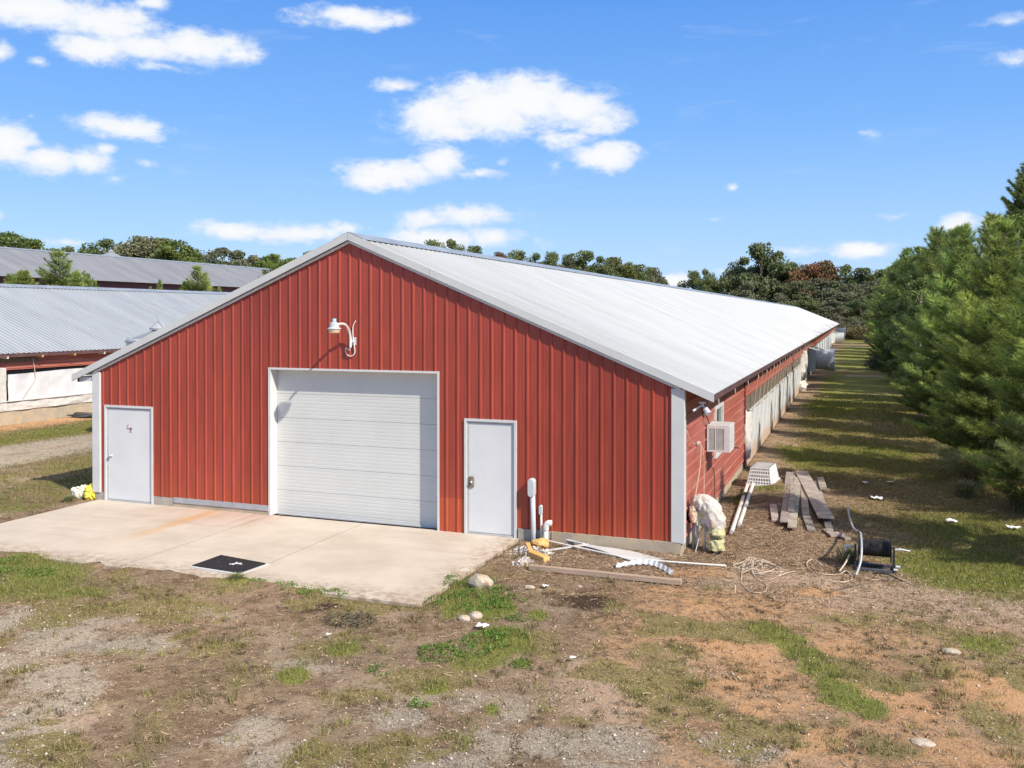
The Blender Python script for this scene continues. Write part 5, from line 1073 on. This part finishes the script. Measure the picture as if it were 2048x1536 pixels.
dr2 = [(17.9, 24.6, DB, .74, 'low leafy tree leaning over the lane between the near pines'), (18.1, 46.2, DA, .66, 'leafy tree bulging over the lane just short of the footpath'), (18.6, 65.5, DB, .85, 'leafy tree on the lane edge well past the footpath'), (20.7, 20.8, DA, .93, 'glossy broadleaf tree crowding up behind the near pines at the right edge'), (19.3, 35.2, DB, 1.09, 'bushy broadleaf tree with the tall leafy tip above the pines'), (19.3, 42.5, DA, .98, 'broadleaf tree just beyond the one with the tall leafy tip'), (18.6, 30.5, DB, .66, 'low broadleaf shrub tree spilling over the lane before the footpath'),
       (18.5, 38.5, DA, .62, 'low broadleaf shrub tree at the footpath end'), (18.9, 54, DA, 1.0, 'broadleaf tree among the pines beyond the footpath'), (19.2, 90, DB, 1.05, 'broadleaf tree near the far end of the pine row'), (19.0, 112, DA, 1.1, 'broadleaf tree closing the pine row at its far end'), (19.6, 124, DB, 1.2, 'last broadleaf tree on the right before the far wood'), (22, 138, DA, 1.4, 'broadleaf tree half hidden behind the last of the row'), (19.2, 150, DB, 1.2, 'broadleaf tree at the corner where the lane meets the far wood')]
for x, y, p, s, lab in dr2: plant(p, x, y, T1(x, y) - .05, s, lab, 'broadleaf trees among the pines')
# tall dark pine towering at the right edge
TP = pine_proto('pine_tree', 13.2, 4.4, 31, k=12, ln=.26, wd=.032, sparse=.84, dz=.72, low=3.5)
plant(TP, 25.0, 45.5, T1(24, 46), 1.0, 'tall dark pine towering over the others at the right edge', 'tall pines on the right', rot=1.2)
plant(TP, 26.6, 42, T1(24, 46), .99, 'second tall dark pine, cut by the right edge of the picture', 'tall pines on the right', rot=3.1)

FAR=[('broad',-94.0,77.2,3.40,12.06,5.0),('broad',-93.5,80.6,3.40,11.34,4.0),('olive',-108.6,98.4,3.40,11.55,4.0),('dark',-98.4,91.6,3.40,11.27,4.0),('broad',-103.9,100.1,3.40,11.54,4.0),('dark',-86.6,87.4,3.40,11.73,4.5),('dark',-90.3,94.6,3.40,11.56,4.0),('grey',-78.7,86.1,3.40,11.73,4.5),('olive',-80.6,91.9,3.40,11.95,4.5),('broad',-71.5,84.6,3.40,10.75,4.2),('broad',-80.8,98.2,3.40,10.76,3.5),('dark',-77.4,99.5,3.40,10.52,3.5),('grey',-74.5,98.4,3.40,10.82,4.0),('dark',-79.9,109.2,3.40,11.31,4.0),('grey',-77.8,110.0,3.40,10.47,3.5),('broad',-68.7,102.7,3.40,9.72,3.5),('broad',-69.1,107.9,3.40,9.72,3.5),('dark',-69.1,113.3,3.40,11.19,4.0),('dark',-67.6,156.6,3.40,16.41,3.2),('dark',-64.5,159.9,3.40,16.78,3.6),('olive',-62.9,169.1,3.40,15.90,3.4),('rust',-59.9,175.6,3.40,14.91,2.6),('dark',-55.9,177.1,3.40,15.35,3.2),('dark',-54.2,185.2,3.40,15.27,3.2),('dark',-51.5,188.3,3.40,15.63,3.2),('grey',-49.2,193.5,3.40,15.19,3.0),('dark',-45.1,195.0,3.38,16.16,4.0),('dark',-43.6,203.1,3.22,15.57,3.4),('olive',-41.1,207.2,2.74,15.87,4.0),('dark',-39.0,214.4,2.20,15.62,3.8),('dark',-37.6,221.4,1.77,15.73,3.0),('grey',-35.6,226.4,1.17,15.75,3.8),('dark',-23.7,221.2,-0.20,15.83,4.0),('dark',-20.2,219.3,-0.20,16.18,3.6),('olive',-14.3,214.1,-0.20,13.94,4.4),('dark',-9.0,205.4,-0.20,18.12,5.2),('dark',-4.2,196.6,-0.20,20.62,6.5),('dark',-0.9,201.0,-0.20,19.02,5.5),('grey',-5.5,185.3,-0.20,11.63,4.5),('dark',2.4,199.0,-0.20,16.19,5.0),('rust',6.6,195.2,-0.20,15.44,5.0),('rust',9.6,198.5,-0.20,16.44,5.0),('grey',8.9,183.2,-0.20,11.84,4.5),('dark',13.8,198.0,-0.20,15.42,5.0),('olive',16.9,194.8,-0.20,14.43,4.6),('grey',14.7,182.2,-0.20,10.68,4.4),('dark',21.8,206.3,-0.20,14.66,5.2),('grey',19.1,187.1,-0.20,11.30,5.0),('olive',25.2,207.6,-0.20,14.20,5.0),('dark',29.8,214.7,-0.20,15.60,6.0),('grey',1.8,169.9,-0.20,8.50,3.6),('dark',6.5,169.5,-0.20,7.95,3.6),('grey',11.6,167.1,-0.20,7.09,3.5),('dark',17.0,173.4,-0.20,7.92,3.8),('dark',4.6,179.5,-0.20,11.26,4.0),('dark',11.7,188.6,-0.20,11.47,4.5)]
LP=[(-31.9,25.7,0.24,6.52,2.6),(-34.3,26.9,0.82,5.36,1.8),(-31.5,28.0,0.15,7.65,3.0),(-29.7,27.6,-0.11,6.85,1.9),(-30.7,29.4,0.02,6.19,1.6),(-32.1,41.6,0.28,7.32,2.3),(-33.0,41.3,0.47,6.21,1.6),(-32.9,43.5,0.46,6.45,1.5),(-31.8,31.1,0.21,5.88,1.0),(-32.7,37.2,0.40,5.68,0.8),(-32.0,37.4,0.26,5.89,0.9),(-32.6,52.2,0.38,8.80,3.2),(-33.2,45.5,0.54,5.76,1.0)]
FP = {}
def farp(k, seed, m_, narrow=1.0):
    return [broad_proto('broadleaf_tree', 10, 4.0 * narrow, seed + i, 15000, .30, m_, 'tree', base=.04, ncl=42, clr=.30, sparse=.22) for i in range(2)]
FP['dark'] = farp('dark', 100, M_leafdk); FP['broad'] = farp('broad', 110, M_leaf); FP['olive'] = farp('olive', 120, mat('olive_foliage', (.10, .125, .035), (.17, .19, .06), rough=.65, nscale=.35, transl=.2, rnd=.3, spec=.2)); FP['grey'] = farp('grey', 130, M_leafgr); FP['rust'] = farp('rust', 140, M_leafrd)
NM = {'dark': 'dark green', 'broad': 'fresh green', 'olive': 'yellowish olive', 'grey': 'grey-green', 'rust': 'rusty brown topped'}
cnt = {}
for i, (k, x, y, z, h, r) in enumerate(FAR):
    zone = 'beyond the farthest barn at left' if x < -66.5 and y < 150 else ('peeking over the main roof ridge' if x < -30 else 'in the far wood')
    c_ = cnt[(k, zone)] = cnt.get((k, zone), -1) + 1
    o = plant(FP[k][i % 2], x, y, z, r / 4.0 * (1.5 if zone.startswith('peek') else 1.2), f'{NM[k]} tree {zone}, ' + ('leftmost of its colour there' if c_ == 0 else f'{ORD[c_]} of its colour from the left'), 'trees ' + zone, sz=h / 10.0)
for i, (x, y, z, h, r) in enumerate(LP):
    plant([PA, PB, PC][i % 3], x, y, z, r / 2.0, f'young bushy pine between the two left barns, {"leftmost" if i == 0 else ORD[i] + " one in its line"}', 'young pines between the left barns', sz=h / 7.0)
for l_ in FP.values():
    for o in l_:
        if o not in used:
            for c_ in list(o.children): bpy.data.objects.remove(c_)
            bpy.data.objects.remove(o)
# dry brush closing the lane
BR = broad_proto('shrub', 2.0, 2.0, 61, 7000, .14, M_drygr, 'shrub', base=0.0, ncl=30, clr=.4); BR2 = broad_proto('shrub', 1.6, 1.5, 62, 6000, .12, M_leafgr, 'shrub', base=0.0, ncl=26, clr=.4)
for i, (x, y, s, p, lab) in enumerate([(15.2, 152, 1.5, BR, 'tan dry bush closing the far end of the grass lane, left one'), (17.6, 148, 1.3, BR, 'tan dry bush closing the far end of the grass lane, right one'), (12.6, 158, 1.8, BR2, 'grey-green bush behind the far barn corner'), (18.1, 128, 1.1, BR2, 'grey-green bush under the far trees on the right'), (16.8, 162, 2.0, BR2, 'tall grey-green bush behind the tan ones'),
        (17.5, 58, .8, BR2, 'low scrubby bush under the pines past the footpath')]):
    plant(p, x, y, T1(x, y) - .1, s, lab, 'shrubs along the lane')
# arching tall grass clumps under the near pines
def clump(x, y, h, n, label, rg):
    P0 = np.stack([x + rg.normal(0, .13 * min(h, .8), n), y + rg.normal(0, .13 * min(h, .8), n)], 1); a = rg.uniform(0, 6.28, n); out = rg.uniform(.25, .95, n) * h; hh = h * rg.uniform(.6, 1.1, n); V = []; F = []; g = T1(x, y)
    dx, dy = np.cos(a), np.sin(a); sx, sy = -dy, dx; wv = .009; ts = [0, .35, .65, .88, 1.0]; pts = []
    for q, t_ in enumerate(ts):
        px_ = P0[:, 0] + dx * out * t_ ** 1.6; py_ = P0[:, 1] + dy * out * t_ ** 1.6; pz = g - .02 + hh * (1.35 * t_ - .75 * t_ ** 2.4); w_ = wv * (1 - t_ * .85)
        pts.append(np.stack([np.stack([px_ - sx * w_, py_ - sy * w_, pz], 1), np.stack([px_ + sx * w_, py_ + sy * w_, pz], 1)], 1))
    V = np.stack(pts, 1).reshape(n, 10, 3); base = np.arange(n)[:, None, None] * 10; q4 = np.array([[2 * i, 2 * i + 1, 2 * i + 3, 2 * i + 2] for i in range(4)])[None]
    col = np.repeat(np.stack([rg.uniform(.20, .38, n), rg.uniform(.22, .36, n), rg.uniform(.10, .18, n)], 1), 10, 0)
    o = fast_mesh('grass_clump', V.reshape(-1, 3) - [x, y, g], (q4 + base).reshape(-1, 4), M_blade, col=col, k=4); o.location = (x, y, g); tag(o, label, 'grass clump', 'tall arching grass clumps')
rg5 = np.random.default_rng(5)
clump(18.0, 8.6, 1.15, 1500, 'largest arching grass clump under the near pines', rg5); clump(17.65, 7.2, .55, 450, 'small arching grass clump in front of the largest one', rg5); clump(17.9, 12.2, .8, 600, 'arching grass clump farther up under the pines', rg5); clump(18.6, 6.0, .6, 500, 'arching grass clump closest to the camera under the pines', rg5)
clump(15.25, .45, .42, 160, 'wispy dry grass tuft left of the hose reel', rg5)
clump(6.55, -3.95, .20, 220, 'dry grass tuft overlapping the corner of the black mat', rg5)
clump(13.1, 4.9, .22, 220, 'green weed tuft at the foot of the side wall below the window', rg5)
clump(-.62, -.35, .24, 160, 'bright green tuft in front of the yellow bag', rg5)

# ================================================================= GROUND COVER (uncountable)
def vis(x, y, m=60):
    """inside what a wide view of the yard would take in"""
    vx, vy = x - CX, y - CY; f_ = vx * FW[0] + vy * FW[1]; r_ = vx * RT[0] + vy * RT[1]; return (f_ > 7.5) & (np.abs(r_) < f_ * .66 + 1.0)
def scatter(n, x0, x1, y0, y1, prob, rg):
    x = rg.uniform(x0, x1, n); y = rg.uniform(y0, y1, n); k = vis(x, y) & ~under_building(x, y) & ~on_slab(x, y); x, y = x[k], y[k]
    p = prob(x, y); k = rg.random(len(x)) < p; return x[k], y[k]
rg = np.random.default_rng(99)
def blades(x, y, h, w_, cols, rg, lean=.5):
    n = len(x); z = Tz(x, y) - .005; a = rg.uniform(0, 6.28, n); b_ = rg.uniform(0, 6.28, n); l = h * rg.uniform(0.1, lean, n)
    dx, dy = np.cos(a) * w_ / 2, np.sin(a) * w_ / 2; tx, ty = np.cos(b_) * l, np.sin(b_) * l
    V = np.stack([np.stack([x - dx, y - dy, z], 1), np.stack([x + dx, y + dy, z], 1), np.stack([x + tx, y + ty, z + h], 1)], 1).reshape(-1, 3)
    return V, np.arange(len(V)).reshape(-1, 3), np.repeat(cols, 3, 0)
def mixcol(n, pal, rg, w_=None):
    pal = np.array(pal); i = rg.choice(len(pal), n, p=w_); return pal[i] * rg.uniform(.7, 1.3, (n, 1))
Vs, Fs, Cs = [], [], []; off = 0
def push(t3):
    global off
    V, F, C_ = t3; Vs.append(V); Fs.append(F + off); Cs.append(C_); off += len(V)
def dens_near(y): return np.clip(1.15 - (y + 12) / 40., .12, 1)
# green and olive patches in the yard
x, y = scatter(900000, -3, 20, -9.5, 12, lambda x, y: (lambda p: np.clip(p['G'] ** 1.3 * .62 + p['O'] ** 1.5 * .20, 0, 1) * sm(p['G'] + p['O'], .15, .5) * (1 - .6 * sm(y, 0, 9)))(paint(x, y)), rg)
p = paint(x, y); n = len(x); g_ = (rg.random(n) < p['G'] / (p['G'] + p['O'] + .01))
cols = np.where(g_[:, None], mixcol(n, [(.18, .23, .05), (.26, .31, .08), (.12, .15, .035), (.32, .33, .11)], rg), mixcol(n, [(.22, .19, .07), (.30, .24, .11), (.14, .13, .04), (.37, .29, .16)], rg))
push(blades(x, y, np.where(g_, rg.uniform(.025, .085, n), rg.uniform(.02, .08, n)), .009, cols, rg, .9)); print('blades', n)
# sparse taller dry tufts: clustered
tx = rg.uniform(1, 18.5, 2600); ty = rg.uniform(-9.5, -.5, 2600); pq = paint(tx, ty); k = (rg.random(2600) < .05 + pq['O'] * .75 + pq['G'] * .3) & ~on_slab(tx, ty) & vis(tx, ty) & (ty < -.2); tx, ty = tx[k], ty[k]
m = 30; x = np.repeat(tx, m) + rg.normal(0, .045, len(tx) * m); y = np.repeat(ty, m) + rg.normal(0, .045, len(tx) * m); n = len(x); k = ~on_slab(x, y); x, y = x[k], y[k]; n = len(x)
push(blades(x, y, rg.uniform(.03, .13, n), .0075, mixcol(n, [(.36, .30, .12), (.28, .27, .08), (.22, .26, .06), (.44, .35, .19), (.16, .12, .06), (.30, .32, .09)], rg), rg, 1.0))
# small dark clumps of dead grass all over the bare ground
tx = rg.uniform(-1, 18.8, 9000); ty = rg.uniform(-9.8, 1.0, 9000); pq = paint(tx, ty); k = (rg.random(9000) < (.10 + .9 * sm(fbm(tx / .7, ty / .7, 311, 4), .50, .64)) * (1 - .5 * pq['R']) * (1 - pq['G']).clip(0, 1)) & ~on_slab(tx, ty) & ~under_building(tx, ty) & vis(tx, ty); tx, ty = tx[k], ty[k]
m = 22; sp_ = np.repeat(rg.uniform(.015, .055, len(tx)), m); x = np.repeat(tx, m) + rg.normal(0, 1, len(tx) * m) * sp_; y = np.repeat(ty, m) + rg.normal(0, 1, len(tx) * m) * sp_; k = ~on_slab(x, y) & ~under_building(x, y); x, y = x[k], y[k]; n = len(x)
push(blades(x, y, rg.uniform(.012, .06, n), .008, mixcol(n, [(.10, .075, .045), (.15, .115, .06), (.12, .12, .045), (.22, .17, .09), (.07, .05, .035)], rg), rg, 1.4)); print('dark clumps', n)
# lane grass
x, y = scatter(620000, 13, 20.5, -2, 34, lambda x, y: (lambda p: np.clip(p['G'] + p['O'] * .8, 0, 1) * (.75 * np.clip(1 - (y - 2) / 36, .12, 1)))(paint(x, y)), rg)
p = paint(x, y); n = len(x); g_ = (rg.random(n) < p['G'] * 1.2 / (p['G'] + p['O'] + .01)); sc_ = 1 + np.clip(y, 0, 40) / 22
push(blades(x, y, rg.uniform(.02, .05, n) * sc_ ** .5, .011 * sc_, np.where(g_[:, None], mixcol(n, [(.20, .23, .045), (.27, .29, .07), (.15, .17, .035)], rg), mixcol(n, [(.31, .25, .10), (.40, .32, .145), (.20, .16, .06)], rg)), rg, .9)); print('lane', n)
# left yard grass
x, y = scatter(200000, -14, -.3, -4, 14, lambda x, y: (lambda p: np.clip(p['G'] + p['O'] * .6, 0, 1) * .7)(paint(x, y)), rg)
n = len(x); push(blades(x, y, rg.uniform(.02, .06, n), .018, mixcol(n, [(.14, .17, .03), (.19, .20, .05), (.10, .12, .02), (.24, .20, .08)], rg), rg, .9))
o = fast_mesh('grass', np.concatenate(Vs), np.concatenate(Fs), M_blade, col=np.concatenate(Cs), kind='stuff'); tag(o, 'short green and dry grass growing in patches over the yard', 'grass')
# leafy weeds
Vs, Fs, Cs = [], [], []; off = 0
WD = [(9.75, -3.05, .22), (10.02, -2.72, .25), (10.25, -3.35, .28), (10.45, -3.1, .2), (10.7, -3.75, .22), (10.85, -3.35, .18), (10.35, -3.95, .18), (9.85, -3.75, .2), (10.55, -3.5, .2), (10.05, -3.5, .16), (11.15, -4.05, .16), (11.75, -5.55, .13), (11.1, -5.0, .30), (10.95, -5.35, .30), (10.7, -5.6, .28), (11.25, -4.75, .25), (11.1, -6.9, .12), (10.3, -6.3, .15), (9.6, -2.7, .14), (7.4, -3.95, .2), (7.9, -4.0, .2), (8.3, -4.02, .2), (6.9, -3.98, .18), (1.6, -4.35, .3), (2.4, -4.3, .25), (12.95, 4.9, .25), (2.9, -4.9, .3), (3.4, -4.7, .25)]
for (cx, cy, r) in WD:
    n = int(9000 * r * r) + 60; a = rg.uniform(0, 6.28, n); q = r * np.sqrt(rg.random(n)) * 1.1; x = cx + q * np.cos(a); y = cy + q * np.sin(a) * .9; kk = fbm(x / .11, y / .11, 77, 3) > .43; x, y, q = x[kk], y[kk], q[kk]; n = len(x); z = Tz(x, y) + rg.uniform(.005, .10, n) * (1.1 - q / r * .7)
    V, F = leafquads(np.stack([x, y, z], 1), .032, rg, .5); c_ = np.repeat(mixcol(n, [(.15, .26, .05), (.21, .32, .075), (.10, .18, .035)], rg), 4, 0); Vs.append(V); Fs.append(F + off); Cs.append(c_); off += len(V)
o = fast_mesh('weeds', np.concatenate(Vs), np.concatenate(Fs), M_blade, col=np.concatenate(Cs), kind='stuff', k=4); tag(o, 'bright green leafy weeds by the slab corner and along its edge', 'weeds')
# straw and leaf litter: thin lying slivers
def litter(x, y, ln, wd, cols, rg, lift=.012, tilt=.25):
    n = len(x); z = Tz(x, y) + rg.uniform(.002, lift, n); a = rg.uniform(0, 3.14, n); dx, dy = np.cos(a) * ln / 2, np.sin(a) * ln / 2; sx, sy = -np.sin(a) * wd / 2, np.cos(a) * wd / 2; t_ = rg.normal(0, tilt, n) * ln / 2; c1_ = rg.normal(0, .18, n) * ln
    mx_, my_ = x + sx / wd * c1_ * 2 * .5, y + sy / wd * c1_ * 2 * .5; mz = z + np.abs(rg.normal(0, .006, n))
    z1, z2 = z + np.maximum(t_, -.004), z + np.maximum(-t_, -.004)
    V = np.stack([np.stack([x - dx - sx, y - dy - sy, z1], 1), np.stack([x - dx + sx, y - dy + sy, z1 + .002], 1), np.stack([mx_ - sx, my_ - sy, mz], 1), np.stack([mx_ + sx, my_ + sy, mz + .002], 1), np.stack([x + dx - sx, y + dy - sy, z2], 1), np.stack([x + dx + sx, y + dy + sy, z2 + .002], 1)], 1).reshape(-1, 3)
    b_ = np.arange(n)[:, None, None] * 6; F = (np.array([[0, 1, 3, 2], [2, 3, 5, 4]])[None] + b_).reshape(-1, 4); return V, F, np.repeat(cols, 6, 0)
def straw_p(x, y):
    p = paint(x, y); d = .30 + .70 * sm(x, 9.6, 10.6) * sm(y, -3.2, -1.5) * (1 - sm(x, 15.4, 17)) * (1 - sm(y, 7, 10)); d = d * (1 - .75 * p['R']) * (1 - .75 * np.maximum(p['S'] * .6, p['C'])) * (1 - .6 * p['G']) * (1 - .45 * p['O']); d = np.where(x < -.2, d * .3, d)
    return np.clip(d * (.45 + 1.1 * fbm(x / .7, y / .7, 120, 4)), 0, 1)
x, y = scatter(520000, -2, 19.5, -10, 10, straw_p, rg); n = len(x); print('straw', n)
PAL = [(.38, .27, .18), (.27, .185, .12), (.50, .38, .27), (.15, .10, .065), (.64, .52, .40), (.33, .21, .13)]
near_wall = sm(x, 9.6, 10.6) * sm(y, -3.0, -1.2)
t3 = litter(x, y, rg.gamma(2.0, .018, n).clip(.012, .10) * (1 + .8 * near_wall), rg.uniform(.003, .0065, n), mixcol(n, PAL, rg, [.29, .25, .13, .20, .03, .10]), rg, lift=.02)
o = fast_mesh('straw', t3[0], t3[1], M_straw, col=t3[2], kind='stuff', k=4); tag(o, 'brown pine straw and dead leaves littering the bare ground', 'straw')
# grit and gravel
def stones(x, y, s, cols, rg):
    n = len(x); z = Tz(x, y); B = np.array([(1, 0, 0), (0, 1, 0), (-1, 0, 0), (0, -1, 0), (0, 0, .8), (0, 0, -.5)]); V = B[None] * (s[:, None, None] * rg.uniform(.55, 1.2, (n, 6, 1))); a = rg.uniform(0, 6.28, n); c_, s_ = np.cos(a)[:, None], np.sin(a)[:, None]
    X = V[..., 0] * c_ - V[..., 1] * s_; Y = V[..., 0] * s_ + V[..., 1] * c_; V = np.stack([X + x[:, None], Y + y[:, None], V[..., 2] * .8 + z[:, None] + s[:, None] * .2], -1)
    F = np.array([[0, 1, 4], [1, 2, 4], [2, 3, 4], [3, 0, 4], [1, 0, 5], [2, 1, 5], [3, 2, 5], [0, 3, 5]])[None] + np.arange(n)[:, None, None] * 6; return V.reshape(-1, 3), F.reshape(-1, 3), np.repeat(cols, 6, 0)
x, y = scatter(230000, -1, 19.5, -10, 2, lambda x, y: (lambda p: np.clip(.05 + .55 * p['R'] + .35 * p['S'] + .12 * p['C'], 0, 1) * (1 - .8 * p['G']))(paint(x, y)), rg); n = len(x); print('grit', n)
pg_ = paint(x, y)['R'] > .35
cols = np.where(pg_[:, None], mixcol(n, [(.36, .31, .26), (.25, .21, .18), (.46, .41, .35), (.52, .47, .40)], rg), mixcol(n, [(.50, .36, .26), (.36, .25, .17), (.62, .50, .40), (.22, .15, .10)], rg))
t3 = stones(x, y, rg.gamma(2.2, .0034, n) + .002, cols, rg); o = fast_mesh('gravel', *t3[:2], M_peb, col=t3[2], kind='stuff'); tag(o, 'grey and tan grit scattered over the bare yard', 'gravel')
